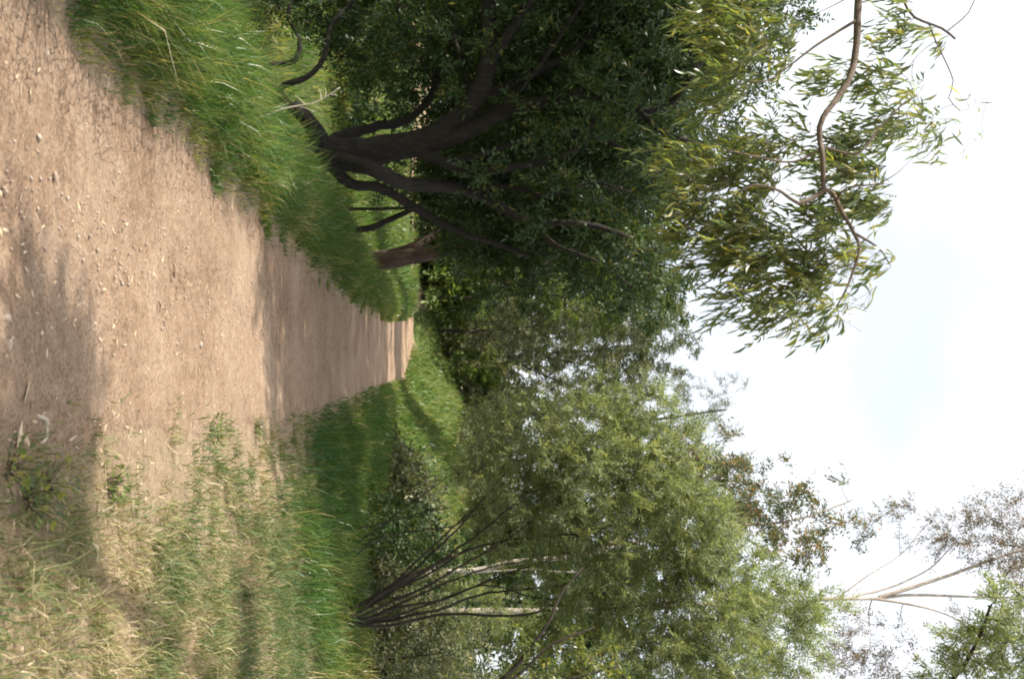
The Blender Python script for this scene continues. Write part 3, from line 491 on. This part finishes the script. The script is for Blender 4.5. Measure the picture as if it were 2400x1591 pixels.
# --- 8 the gum tree at the left whose limb reaches over the path
g0 = (-4.4, 1.2)
main = ph([(2020, -70, 6.1), (2012, 0, 6.05), (2007, 102, 6.0), (1989, 189, 5.95), (1928, 276, 5.9), (1920, 316, 5.9), (1928, 367, 5.85), (1930, 444, 5.85)])
lm = [('trunk', rooted(*g0, [np.array([-4.45, 1.2, 1.2]), np.array([-4.35, 1.3, 2.6]), np.array([-4.4, 1.4, 4.8]), np.array([-4.2, 1.6, 6.8]), np.array([-4.0, 1.9, 8.4])], 0.2, 0.06, wig=0.02)),
      ('limb', limb_line([np.array([-4.35, 1.3, 2.6]), np.array([-4.15, 2.6, 3.6]), np.array([-3.75, 4.2, 4.2]), np.array([-3.05, 5.6, 4.4])] + main, 0.075, 0.016, step=0.06, wig=0.004)),
      ('limb', limb_line([main[-1]] + ph([(1953, 454, 5.85), (1973, 495, 5.8), (2004, 551, 5.75), (2014, 587, 5.7), (1990, 660, 5.65), (1960, 720, 5.6)]), 0.016, 0.005, step=0.06, wig=0.003)),
      ('limb', limb_line(ph([(2006, 549, 5.75), (2035, 565, 5.75), (2065, 587, 5.8), (2085, 620, 5.8)]), 0.01, 0.004, step=0.06)),
      ('limb', limb_line([main[-1]] + ph([(1917, 457, 5.85), (1871, 477, 5.8), (1830, 449, 5.8), (1769, 434, 5.8), (1720, 460, 5.8)]), 0.016, 0.004, step=0.06, wig=0.003)),
      ('limb', limb_line([np.array([-4.4, 1.4, 4.8]), np.array([-4.0, 3.4, 5.2]), np.array([-3.4, 5.2, 5.2])] + ph([(2090, -60, 6.2), (2116, 0, 6.15), (2142, 41, 6.1), (2208, 66, 6.1), (2239, 92, 6.1)]), 0.03, 0.008, step=0.06, wig=0.004)),
      ('twig', limb_line(ph([(2175, 52, 6.1), (2193, 97, 6.1), (2234, 189, 6.0), (2223, 230, 6.0), (2250, 260, 6.0)]), 0.005, 0.003, step=0.06)),
      ('twig', limb_line(ph([(2222, 72, 6.1), (2270, 30, 6.1), (2290, -20, 6.1)]), 0.005, 0.003, step=0.06)),
      ('limb', limb_line(ph([(2005, 50, 6.0), (1912, 107, 6.0), (1810, 184, 6.0), (1750, 192, 6.0)]), 0.011, 0.004, step=0.06, wig=0.003)),
      ('limb', limb_line(ph([(1932, 345, 5.87), (2010, 360, 5.8), (2060, 300, 5.8), (2120, 240, 5.8), (2150, 225, 5.8)]), 0.011, 0.004, step=0.06, wig=0.003)),
      ('limb', limb_line(ph([(1925, 350, 5.87), (1860, 380, 5.9), (1780, 370, 5.9), (1700, 350, 5.9)]), 0.010, 0.004, step=0.06, wig=0.003)),
      ('limb', limb_line(ph([(1960, 470, 5.83), (1985, 440, 5.7), (2060, 430, 5.6), (2110, 400, 5.6)]), 0.008, 0.003, step=0.06, wig=0.003))]
bl = [(1640, 400, 6.32, 80, 0.9, .8), (1700, 480, 6.32, 95, 0.9), (1780, 560, 6.27, 100, 0.9), (1860, 600, 6.22, 90, 0.9), (1960, 560, 6.17, 85, 0.9), (1980, 430, 6.17, 90, 0.9), (2060, 330, 6.17, 75, 0.9, .9), (2120, 270, 6.22, 55, 0.9, .8), (2060, 470, 6.12, 60, 0.9, .8), (1780, 380, 6.32, 90, 0.9), (1860, 300, 6.37, 60, 0.9, .6),
      (1930, 680, 6.07, 70, 0.9, .9), (1840, 700, 6.12, 65, 0.9, .8), (1760, 660, 6.22, 70, 0.9, .9), (1960, 740, 5.6, 35, 1, .7), (1650, 560, 6.32, 70, 0.9, .8), (2080, 590, 5.8, 45, 1, .6), (2140, 50, 6.1, 55, 1, .8), (2200, 80, 6.1, 35, 1, .7), (1960, 160, 6.42, 60, 0.9, .5),
      (1780, 110, 6.47, 90, 0.9, .7), (1700, 60, 6.52, 100, 0.9, .8), (1860, 40, 6.52, 80, 0.9, .5), (1700, 200, 6.47, 80, 0.9, .7),
      ('w', -4.3, 3.45, 3.75, 0.3, 1, 1.4), ('w', -4.35, 3.15, 3.6, 0.33, 1, 1.6), ('w', -4.0, 3.3, 3.8, 0.28, 1, 1.3), ('w', -4.5, 3.5, 3.75, 0.22, 1, 1), ('w', -4.75, 3.2, 3.75, 0.16, 1, 1), ('w', -3.85, 2.95, 3.5, 0.22, 1, 1.2),
      (2140, 170, 6.3, 45, .9, .6), (2050, 190, 6.3, 60, .9, .6), (2200, 300, 6.1, 40, .9, .7), (1990, 330, 6.3, 60, .9, .8)]
gum = tree('overhanging_gum', 'gum tree whose curved brown limb of hanging leaves reaches over the path', base_at(*g0), lm, bl, M_BGUM, M_LGUM, 97, per=430, n_spray=3, length=0.20, n_leaf=8, L=0.10, Wd=0.02, sickle=True, out=0.25, hang=0.8, wind=(0.35, 0, 0), lhang=1.1, ang=30, k_up=0.0, r_tip=0.0022, jit=0.3, twiglets=True)
# single leaves at the tips, those one can pick apart against the sky
rg = np.random.default_rng(101)
protos = []
for k in range(6):
    V, lo, to, nf = sickle_leaves(np.zeros((1, 3)), np.array([[0, 0, -1.0]]), np.array([0.12]), np.array([0.017]), np.array([[1.0, 0, 0]]), np.random.default_rng(200 + k), 0.3)
    me = mesh_np('leaf', V, lo, to, np.full(nf, rg.uniform(0.2, 1.0))); me.materials.append(M_LGUM); protos.append(me)
tips = [(2150, 230, 40, 30, 18), (2200, 290, 60, 50, 26), (2270, 240, 40, 20, 9), (2290, 330, 30, 20, 3), (2230, 370, 40, 30, 6), (2180, 350, 50, 40, 16), (1900, 770, 60, 25, 20), (1980, 730, 50, 30, 20), (2030, 690, 30, 30, 10), (1860, 740, 50, 30, 14), (2000, 610, 70, 40, 16), (1640, 480, 60, 80, 18), (1750, 680, 50, 50, 16)]
gum_skel = np.vstack([l for _, l in lm]); tip_bases = []
for a, b, sa, sb, n in tips:
    for _ in range(n):
        o = bpy.data.objects.new('leaf', protos[rg.integers(6)]); COL.objects.link(o); o.parent = gum; o.matrix_parent_inverse = Matrix.Translation(-gum.location)
        o.location = Vector(P(a + rg.normal() * sa * 0.6, b + rg.normal() * sb * 0.6, 5.75 + rg.normal() * 0.12)); o.rotation_euler = (rg.normal() * 0.5, -0.5 + rg.normal() * 0.45, rg.uniform(0, 6.28)); o.scale = [rg.uniform(0.7, 1.2)] * 3; tip_bases.append(np.array(o.location))
link('leaf_stalks', tubes('leaf_stalks', grow_twigs(gum_skel, np.array(tip_bases), rg, r_tip=0.0012, k_up=0.0, sag=0.02, rmax=0.006), 4, 0, 1, caps=False), M_BGUM, gum, kind='stuff')

# ------------------------------------------------------------------ undergrowth
def bush(name, label, lobes, leafm, seed, per, n_leaf, L, Wd, kind=None, cat='bush', group=None):
    rg = np.random.default_rng(seed); C, D, st = [], [], []
    for (x, y, r, h) in lobes:
        z0 = float(terrain(x, y)); n = int(per * r * h * 3); v = unit(rg.normal(size=(n, 3))) * (rg.uniform(0.1, 1, n) ** 0.4)[:, None]; v[:, 2] = np.abs(v[:, 2]) * 1.0
        c = np.array([x, y, z0]) + v * [r, r, h] * rg.uniform(0.75, 1.2, (n, 1)); C.append(c); D.append(v)
        for _ in range(4):
            k = rg.integers(n); st.append(limb_line([np.array([x + rg.normal() * .1 * r, y + rg.normal() * .1 * r, z0 - .1]), (np.array([x, y, z0]) + c[k]) / 2 + [0, 0, .15 * h], c[k]], 0.012 + 0.008 * h, 0.006, step=0.4))
    C = np.vstack(C); D = unit(np.vstack(D) + 1e-6)
    B, LD, SD, Ls, Ws, TN, _ = sprays(C, D, rg, 3, L * 3, n_leaf, L, Wd, 0.5, 0.1, jit=0.4)
    V, lo, to = leaf_quads(B, LD, Ls, Ws, SD); me = mesh_np('foliage', V, lo, to, TN); print('BUSH', name, len(B))
    if kind:
        o = link(name, me, leafm, kind=kind, label=label, category=cat); return o
    root = empty(name, base_at(lobes[0][0], lobes[0][1]), label, cat, group)
    link('foliage', me, leafm, root, kind='stuff'); link('stems', tubes('stems', st, 5, 0, seed, caps=False), M_BSTEM, root, kind='stuff'); return root
rg = np.random.default_rng(17)
lob = [(x + rg.normal() * 1.2, 60 + rg.uniform(-3, 7) + 0.004 * x * x, rg.uniform(2.2, 3.6), rg.uniform(4, 8.5)) for x in np.arange(-50, 46, 3.0)]
bush('far_thicket', 'dull green far off thicket closing the view under the trees', lob, M_LGREY, 401, 1.1, 9, 0.52, 0.24, kind='stuff', cat='thicket')
lob = [(x + rg.normal() * .6, 30 - 0.45 * (x + 16) + rg.uniform(-2, 2), rg.uniform(1.3, 2.2), rg.uniform(2.5, 4.5)) for x in np.arange(-24, -7, 1.7)]
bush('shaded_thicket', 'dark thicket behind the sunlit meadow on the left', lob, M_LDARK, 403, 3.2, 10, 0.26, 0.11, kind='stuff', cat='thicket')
def at_px(py, d): return P(1000, py, d)[0]
for k, (lab, lobes, lm_) in enumerate([
        ('brownish bush behind the fan of thin stems', [(at_px(1150, 24), 24, 1.0, 1.5), (at_px(1090, 25), 25, 0.8, 1.1), (at_px(1210, 24.5), 24.5, .9, 1.7)], M_LGREY),
        ('dark green bush at the foot of the short pale trunk', [(at_px(1300, 21), 21, 1.0, 2.0), (at_px(1370, 21.5), 21.5, 1.0, 1.8)], M_LDARK),
        ('low green bush hiding the foot of the white gum trunk', [(at_px(1450, 15.8), 15.8, 1.0, 2.1), (at_px(1540, 15.8), 15.8, 1.0, 2.2), (at_px(1390, 16.0), 16.0, .7, 1.6)], M_LGREY),
        ('low dark bush in front of the short pale trunk', [(at_px(1310, 16.6), 16.6, 0.8, 2.1), (at_px(1230, 17.5), 17.5, 0.8, 1.3)], M_LDARK),
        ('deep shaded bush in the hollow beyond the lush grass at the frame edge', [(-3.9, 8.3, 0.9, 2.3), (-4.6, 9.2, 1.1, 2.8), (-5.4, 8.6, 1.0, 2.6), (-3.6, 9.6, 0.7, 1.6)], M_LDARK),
        ('olive bush beside the white gum trunk', [(at_px(1480, 19), 19, 1.2, 1.7), (at_px(1560, 18.5), 18.5, 1.1, 2.0)], M_LGREY),
        ('silvery low bush on top of the far bank below the feathery tree', [(at_px(1060, 38), 38, 0.9, 1.2), (at_px(1010, 42), 42, .9, 1.2)], M_LGREY),
        ('wide dull olive bush under the grey tree at the path end', [(at_px(850, 52), 52, 2.2, 3.0), (at_px(950, 50), 50, 2.2, 3.4), (at_px(770, 54), 54, 2.0, 2.8)], M_LGREY),
        ('yellowish bush right of the reddish leaning trunk', [(at_px(655, 47), 47, 1.7, 3.2), (at_px(700, 49), 49, 1.7, 2.8)], M_LBRIGHT),
        ('dull green bush behind the reddish leaning trunk', [(at_px(560, 48), 48, 2.2, 4.0), (at_px(470, 48), 48, 2.2, 4.0)], M_LDARK)]):
    d_ = lobes[0][1]; bush('wild_bush', lab, lobes, lm_, 420 + k, (34 if d_ < 18 else 22) if d_ < 30 else 6, 10, (0.0055 if d_ < 18 else 0.007) * d_, (0.0022 if d_ < 18 else 0.003) * d_, group='bushes under the trees')

# ------------------------------------------------------------------ grass
def blades(name, label, x, y, h, w, lean, mat, tone, rg, cat='grass', zoff=-0.01, sprawl=0.9):
    n = len(x); base = np.stack([x, y, terrain(x, y) + zoff], 1); a = rg.uniform(0, 6.283, n)
    side = np.stack([np.cos(a), np.sin(a), np.zeros(n)], 1); b = rg.uniform(0, 6.283, n)
    ld = np.stack([np.cos(b), np.sin(b), np.zeros(n)], 1) * rg.uniform(0.1, sprawl, n)[:, None] + np.asarray(lean)
    h = h[:, None]; w = np.broadcast_to(w, (n,))[:, None]; up = np.array([0, 0, 1.0])
    m = base + up * h * 0.55 + ld * h * 0.25; t = base + up * h * (1.0 - 0.25 * np.minimum(1, np.linalg.norm(ld, axis=1)))[:, None] + ld * h * 0.75
    V = np.stack([base - side * w / 2, base + side * w / 2, m - side * w * 0.38, m + side * w * 0.38, t], 1).reshape(-1, 3)
    o = (np.arange(n) * 5)[:, None]; lo = (o + np.array([0, 1, 3, 2, 2, 3, 4])[None]).ravel(); to = np.tile([4, 3], n)
    ob = link(name, mesh_np(name, V, lo, to, np.repeat(np.clip(tone, 0, 1), 2)), mat, kind='stuff', label=label, category=cat); return ob
def scatter(rg, n, y0, y1, xa, xb, pw=1.6):
    """positions between two edges (functions of y), thinning out with distance"""
    t = rg.uniform(0, 1, n); e = 1 - pw; y = (y0 ** e + t * (y1 ** e - y0 ** e)) ** (1 / e); u_ = rg.uniform(0, 1, n); return xa(y) * (1 - u_) + xb(y) * u_, y
rg = np.random.default_rng(7)
# left verge: tall, lush
x, y = scatter(rg, 78000, 1.2, 46, lambda y: lx(y) - 1.5, lambda y: lx(y) + 0.02)
dl = lx(y) - x; dens = 0.5 + 0.5 * wob(x, y, 0.9, 4); ok = rg.uniform(0, 1, len(x)) < np.clip(0.12 + dl * 3.2 + 0.25 * wob(x, y, 2.6, 14), 0, 1) * np.clip(0.55 + dens, 0, 1); x, y, dl, dens = x[ok], y[ok], dl[ok], dens[ok]
h = (0.08 + 0.26 * sstep(0.0, 0.45, dl)) * rg.uniform(0.35, 1.35, len(x)) * (0.6 + 0.6 * dens) * (1 + 0.35 * wob(x, y, 2.2, 33))
tone = 0.52 + 0.22 * wob(x, y, 0.5, 8) + 0.15 * wob(x, y, 2.0, 3) + rg.normal(size=len(x)) * 0.22 - 0.5 * np.exp(-dl / 0.13)
ty = (1.2 ** -.6 + rg.uniform(0, 1, 300) * (30 ** -.6 - 1.2 ** -.6)) ** (1 / -.6); tx = lx(ty) - rg.uniform(0.0, 0.75, 300); tk = np.repeat(np.arange(300), 42); th = rg.uniform(0.2, 0.44, 300) * (0.25 + 0.75 * sstep(0.02, 0.4, lx(ty) - tx)); tt = rg.uniform(0.1, 0.95, 300)
x2_ = tx[tk] + rg.normal(size=len(tk)) * 0.05; y2_ = ty[tk] + rg.normal(size=len(tk)) * 0.05
x = np.concatenate([x, x2_]); y = np.concatenate([y, y2_]); h =  np.concatenate([h, th[tk] * rg.uniform(0.5, 1.2, len(tk))]); tone = np.concatenate([tone, tt[tk] + rg.normal(size=len(tk)) * 0.12])
blades('verge_grass', 'lush tall green grass along the left edge of the path', x, y, h, 0.0045 + 0.0006 * y, (0.12, -0.1, 0), M_GRASS, tone, rg, sprawl=1.4)
# left slope and the sunlit flat beyond the trees
x, y = scatter(rg, 28000, 2.0, 60, lambda y: lx(y) - 3 - 0.5 * y, lambda y: lx(y) - 1.4, 1.05)
blades('meadow_grass', 'bright sunlit meadow grass seen between the trunks on the left', x, y, rg.uniform(0.15, 0.42, len(x)) * (1 + 0.3 * wob(x, y, 0.3, 2)), 0.010 + 0.0010 * y, (0.1, 0, 0), M_GRASS, 0.33 + 0.2 * wob(x, y, 0.12, 5) + rg.normal(size=len(x)) * 0.13, rg)
# right verge: short dry straw with green patches
x, y = scatter(rg, 97000, 1.2, 16, lambda y: rx(y) - 0.12, lambda y: rx(y) + 1.2 + 0.36 * y, 1.15)
dr = x - rx(y); g = wob(x, y, 0.55, 12); ok = rg.uniform(0, 1, len(x)) < np.clip(0.02 + dr * 0.75 + 0.5 * wob(x, y, 1.1, 19), 0.03, 1); x, y, dr, g = x[ok], y[ok], dr[ok], g[ok]
green = np.clip(0.58 + 0.42 * g + 0.16 * wob(x, y, 1.7, 9) + 0.10 * dr + 0.25 * sstep(6, 10, y), 0, 1)
h = (0.026 + 0.03 * np.clip(dr, 0, 1.2) + 0.075 * green) * rg.uniform(0.4, 1.5, len(x)) * (1 + 0.4 * wob(x, y, 1.5, 28))
ty = rg.uniform(2.5, 12, 260); tx = rx(ty) + np.abs(rg.normal(size=260)) * 1.6 + rg.uniform(-0.1, 0.3, 260); tk = np.repeat(np.arange(260), 34); th = rg.uniform(0.05, 0.16, 260); tt = rg.uniform(0.25, 0.95, 260)
x = np.concatenate([x, tx[tk] + rg.normal(size=len(tk)) * 0.05]); y = np.concatenate([y, ty[tk] + rg.normal(size=len(tk)) * 0.05]); h = np.concatenate([h, th[tk] * rg.uniform(0.5, 1.2, len(tk))]); green = np.concatenate([green, tt[tk]])
blades('dry_grass', 'short straw coloured grass with green patches right of the path', x, y, h, 0.004 + 0.0007 * y, (0.1, -0.1, 0), M_STRAW, green * 0.9 + rg.normal(size=len(x)) * 0.24, rg, sprawl=2.2)
# right: long green grass in the shade and round the shrub
x, y = scatter(rg, 70000, 6.5, 46, lambda y: rx(y) - 0.05, lambda y: rx(y) + 1.5 + 0.34 * y, 1.3)
dr = x - rx(y); ok = rg.uniform(0, 1, len(x)) < np.clip(0.3 + dr * 2, 0, 1) * sstep(8.8, 13.5, y + 0.1 * dr + 1.3 * wob(x, y, 0.3, 30) + 0.6 * wob(x, y, 1.1, 7)); x, y, dr = x[ok], y[ok], dr[ok]
h = (0.10 + 0.16 * sstep(0, 0.5, dr) + 0.05 * sstep(9, 13, y)) * rg.uniform(0.35, 1.5, len(x)) * (1 + 0.5 * wob(x, y, 0.4, 17) + 0.3 * wob(x, y, 1.4, 6))
blades('shaded_grass', 'long deep green grass in shade right of the path', x, y, h, 0.005 + 0.0007 * y, (0.1, -0.2, 0), M_GRASS, 0.60 - 0.38 * sstep(1.6, 4.5, dr) + 0.25 * wob(x, y, 0.25, 22) + 0.2 * wob(x, y, 1.1, 13) + rg.normal(size=len(x)) * 0.22, rg, sprawl=1.3)
# far banks
n = 40000; y = 26 + 44 * rg.uniform(0, 1, n) ** 1.6; x = 1 + rg.normal(size=n) * 7; ok = (x < lx(y)) | (x > rx(y)); x, y = x[ok], y[ok]
blades('bank_grass', 'sunlit light green grass on the far bank behind the path bend', x, y, rg.uniform(0.15, 0.42, len(x)), 0.05, (0, 0, 0), M_GRASS, 0.36 + 0.22 * wob(x, y, 0.1, 25) + rg.normal(size=len(x)) * 0.12, rg)

# ------------------------------------------------------------------ small things
def rock_mesh(name, sx, sy, sz, seed):
    rg = np.random.default_rng(seed); V = []; 
    rings = [(-0.8, 0.6), (-0.15, 1.0), (0.45, 0.8), (0.85, 0.35)]; n = 7
    for zz, rr in rings:
        for k in range(n):
            a = 2 * np.pi * k / n + rg.uniform(-0.2, 0.2); q_ = rr * rg.uniform(0.75, 1.2); V.append((math.cos(a) * q_ * sx, math.sin(a) * q_ * sy, zz * sz * rg.uniform(0.85, 1.1)))
    lo, to = [], []
    for r in range(3):
        for k in range(n): lo += [r * n + k, r * n + (k + 1) % n, (r + 1) * n + (k + 1) % n, (r + 1) * n + k]; to.append(4)
    lo += list(range(3 * n, 4 * n)); to.append(n); lo += list(range(n - 1, -1, -1)); to.append(n)
    return mesh_np(name, np.array(V), lo, to)
# loose gravel
n = 6500; y = rg.uniform(2.2, 16, n) ** 1.0; y = 2.2 + (y - 2.2) ** 1.5 / 13.8 ** 0.5; u_ = rg.beta(2.2, 1.6, n); x = lx(y) + (rx(y) - lx(y) + 0.3) * u_
s = 0.003 + 0.009 * rg.uniform(0, 1, n) ** 3; a = rg.uniform(0, 6.28, n)
o6 = np.array([[1, 0, 0], [0, 1, 0], [-1, 0, 0], [0, -1, 0], [0, 0, .8], [0, 0, -.8]]); V = o6[None] * (s[:, None, None] * rg.uniform(0.6, 1.4, (n, 6, 1)))
c_, s_ = np.cos(a)[:, None], np.sin(a)[:, None]; V = np.stack([V[..., 0] * c_ - V[..., 1] * s_, V[..., 0] * s_ + V[..., 1] * c_, V[..., 2]], -1) + np.stack([x, y, path_z(x, y) + s * 0.25 - 0.008], 1)[:, None]
f8 = np.array([0, 1, 4, 1, 2, 4, 2, 3, 4, 3, 0, 4, 1, 0, 5, 2, 1, 5, 3, 2, 5, 0, 3, 5])
link('gravel', mesh_np('gravel', V.reshape(-1, 3), ((np.arange(n) * 6)[:, None] + f8).ravel(), np.full(n * 8, 3)), M_STONE, kind='stuff', label='fine loose gravel scattered over the clay path', category='gravel')
n = 1500; y = 2.3 + 12 * rg.uniform(0, 1, n) ** 1.4; x = rx(y) + rg.normal(size=n) * 0.55 + rg.uniform(-0.5, 0.6, n); ok = x > lx(y); x, y = x[ok], y[ok]; n = len(x); a = rg.uniform(0, 6.28, n)
dv = unit(np.stack([np.cos(a), np.sin(a), rg.normal(size=n) * 0.15], 1)); sd = unit(np.cross(dv, np.array([0, 0, 1.0]) + rg.normal(size=(n, 3)) * 0.3))
V, lo, to = leaf_quads(np.stack([x, y, terrain(x, y) + rg.uniform(0.004, 0.015, n)], 1), dv, rg.uniform(0.015, 0.06, n), rg.uniform(0.004, 0.013, n), sd)
link('leaf_litter', mesh_np('leaf_litter', V, lo, to), M_DRYLEAF, kind='stuff', label='dry leaf bits and bark crumbs along the right path edge', category='leaf litter')
def ground_pt(px, py):
    p = GZ(px, py); 
    for _ in range(3): p = GZ(px, py, float(terrain(p[0], p[1])))
    return p
def put(o, px, py, rz, dz=0.0):
    p = ground_pt(px, py); o.location = Vector((p[0], p[1], float(terrain(p[0], p[1])) + dz)); o.rotation_euler[2] = rz
STONES = [(130, 415, .022, 'grey flat stone lying alone on the upper cracked part of the path'), (92, 322, .018, 'small pale stone near the cracked path edge'), (470, 808, .028, 'white flat stone in the middle of the sunlit path'), (412, 635, .024, 'dark stone beside the bark chips on the path'), (415, 805, .016, 'small buff stone close to the white flat stone'),
          (465, 410, .016, 'tiny white stone at the left grass edge'), (15, 745, .03, 'cream stone at the very bottom of the path'), (20, 805, .03, 'buff angular stone beside the cream stone at the bottom of the path'), (610, 1000, .03, 'white stone on the sunlit right edge of the path'), (110, 125, .018, 'pale pebble among the cracks at the near corner of the path'), (262, 968, .022, 'pinkish stone at the dry grass edge of the path'), (590, 660, .02, 'lone pebble just before the tree shadow')]
for k, (a, b, s_, lab) in enumerate(STONES):
    o = link('stone', rock_mesh('stone', s_, s_ * 0.7, s_ * 0.4, 300 + k), M_STONE, label=lab, category='stone', group='stones on the path'); put(o, a, b, k * 1.3, s_ * 0.12)
def chip_mesh(L, r, seed):
    rg = np.random.default_rng(seed); t = np.linspace(-0.5, 0.5, 6); p = np.stack([t * L, 0.12 * L * np.sin(t * 5 + seed), 0.10 * L * np.cos(t * 3)], 1)
    return tubes('bark_chip', [np.column_stack([p, r * (1 - (2 * t) ** 4 * 0.6)])], 6, 0.25, seed)
CHIPS = [(405, 632, .10, 'long brown bark chip on the middle of the path', 0.5), (420, 660, .06, 'short bark chip next to the long one'
, 0.9), (372, 718, .07, 'bark chip below the white flat stone', 0.2), (388, 745, .05, 'stubby bark chip in the path centre', 1.4), (95, 985, .11, 'pale bark strip at the shaded path edge', 0.8), (100, 1020, .09, 'second pale bark strip lying in the dry grass', 2.2)]
for a, b, L, lab, rz in CHIPS:
    o = link('bark_chip', chip_mesh(L, L * 0.085, int(a)), M_TWIG if b < 900 else M_STALK, label=lab, category='bark chip', group='bark chips on the path'); put(o, a, b, rz, 0.004)
DRY = [(38, 985, .13, 'big cream dry leaf at the bottom edge of the path', -0.3), (30, 1010, .11, 'dry leaf crossing under the big cream leaf', 0.9), (148, 1028, .10, 'bleached dry leaf in the straw grass', 1.7), (42, 945, .12, 'thin curled dry leaf on the shaded path', 2.6), (205, 1270, .12, 'pale dry leaf in the grass on the right verge', .4)]
for k, (a, b, L, lab, rz) in enumerate(DRY):
    V, lo, to, nf = sickle_leaves(np.zeros((1, 3)), np.array([[1.0, 0, 0]]), np.array([L]), np.array([L * 0.19]), np.array([[0, 1.0, 0]]), np.random.default_rng(k), 0.25)
    o = link('dry_leaf', mesh_np('dry_leaf', V + [0, 0, 0.012], lo, to), M_DRYLEAF, label=lab, category='dry leaf', group='dry gum leaves by the path'); put(o, a, b, rz, 0.012); o.rotation_euler[0] = 0.25
# dead stalk standing in the left verge
sp = ground_pt(560, 290); st = empty('dead_stalk', base_at(sp[0], sp[1]), 'bleached dead forked stalk sticking out of the left verge grass', 'stalk'); dS = sp[1]
link('stalk', tubes('stalk', [limb_line([base_at(sp[0], sp[1]) - [0, 0, .05]] + ph([(620, 272, dS), (660, 256, dS), (700, 248, dS), (740, 240, dS), (775, 220, dS), (797, 205, dS)]), 0.008, 0.003, step=0.04)], 6, 0.15), M_STALK, st)
for a, b, c, d_ in [(700, 248, 735, 262), (715, 246, 690, 222), (752, 232, 748, 212), (762, 227, 762, 208), (772, 221, 790, 224)]:
    link('twig', tubes('twig', [limb_line(ph([(a, b, dS), ((a + c) / 2 + 2, (b + d_) / 2, dS), (c, d_, dS)]), 0.004, 0.002, step=0.03)], 5, 0.1), M_STALK, st)
# low weeds in the near right verge
rgw = np.random.default_rng(55)
for k, (a, b, lab) in enumerate([(20, 1100, 'dark leafy weed in the straw at the bottom edge'), (60, 1160, 'small round leaved weed beside the dark one'), (110, 1140, 'low weed where straw meets the path'), (490, 1010, 'bright green tuft at the right path edge'), (250, 1130, 'green weed patch in the middle of the straw')]):
    p = ground_pt(a, b); n = 60; e = empty('weed', base_at(p[0], p[1]), lab, 'weed', 'weeds in the right verge')
    ang_ = rgw.uniform(0, 6.28, n); rad = rgw.uniform(0, 0.11, n); B = np.stack([p[0] + np.cos(ang_) * rad, p[1] + np.sin(ang_) * rad, terrain(p[0] + np.cos(ang_) * rad, p[1] + np.sin(ang_) * rad) + rgw.uniform(0.01, 0.09, n)], 1)
    d_ = unit(np.stack([np.cos(ang_), np.sin(ang_), rgw.uniform(0.1, 1.0, n)], 1)); sd = perp(d_, rgw)
    V, lo, to = leaf_quads(B, d_, 0.035 * rgw.uniform(0.6, 1.3, n), 0.018 * np.ones(n), sd)
    link('leaves', mesh_np('leaves', V, lo, to, rgw.uniform(0, 1, n)), M_LBRIGHT if k > 2 else M_LGUM, e, kind='stuff')
    link('stems', tubes('stems', [np.array([np.append([p[0] + rgw.normal() * .01, p[1] + rgw.normal() * .01, terrain(p[0], p[1]) - .01], .003), np.append(q_, .0015)]) for q_ in B[:20]], 4, 0, 0, caps=False), M_BSTEM, e, kind='stuff')
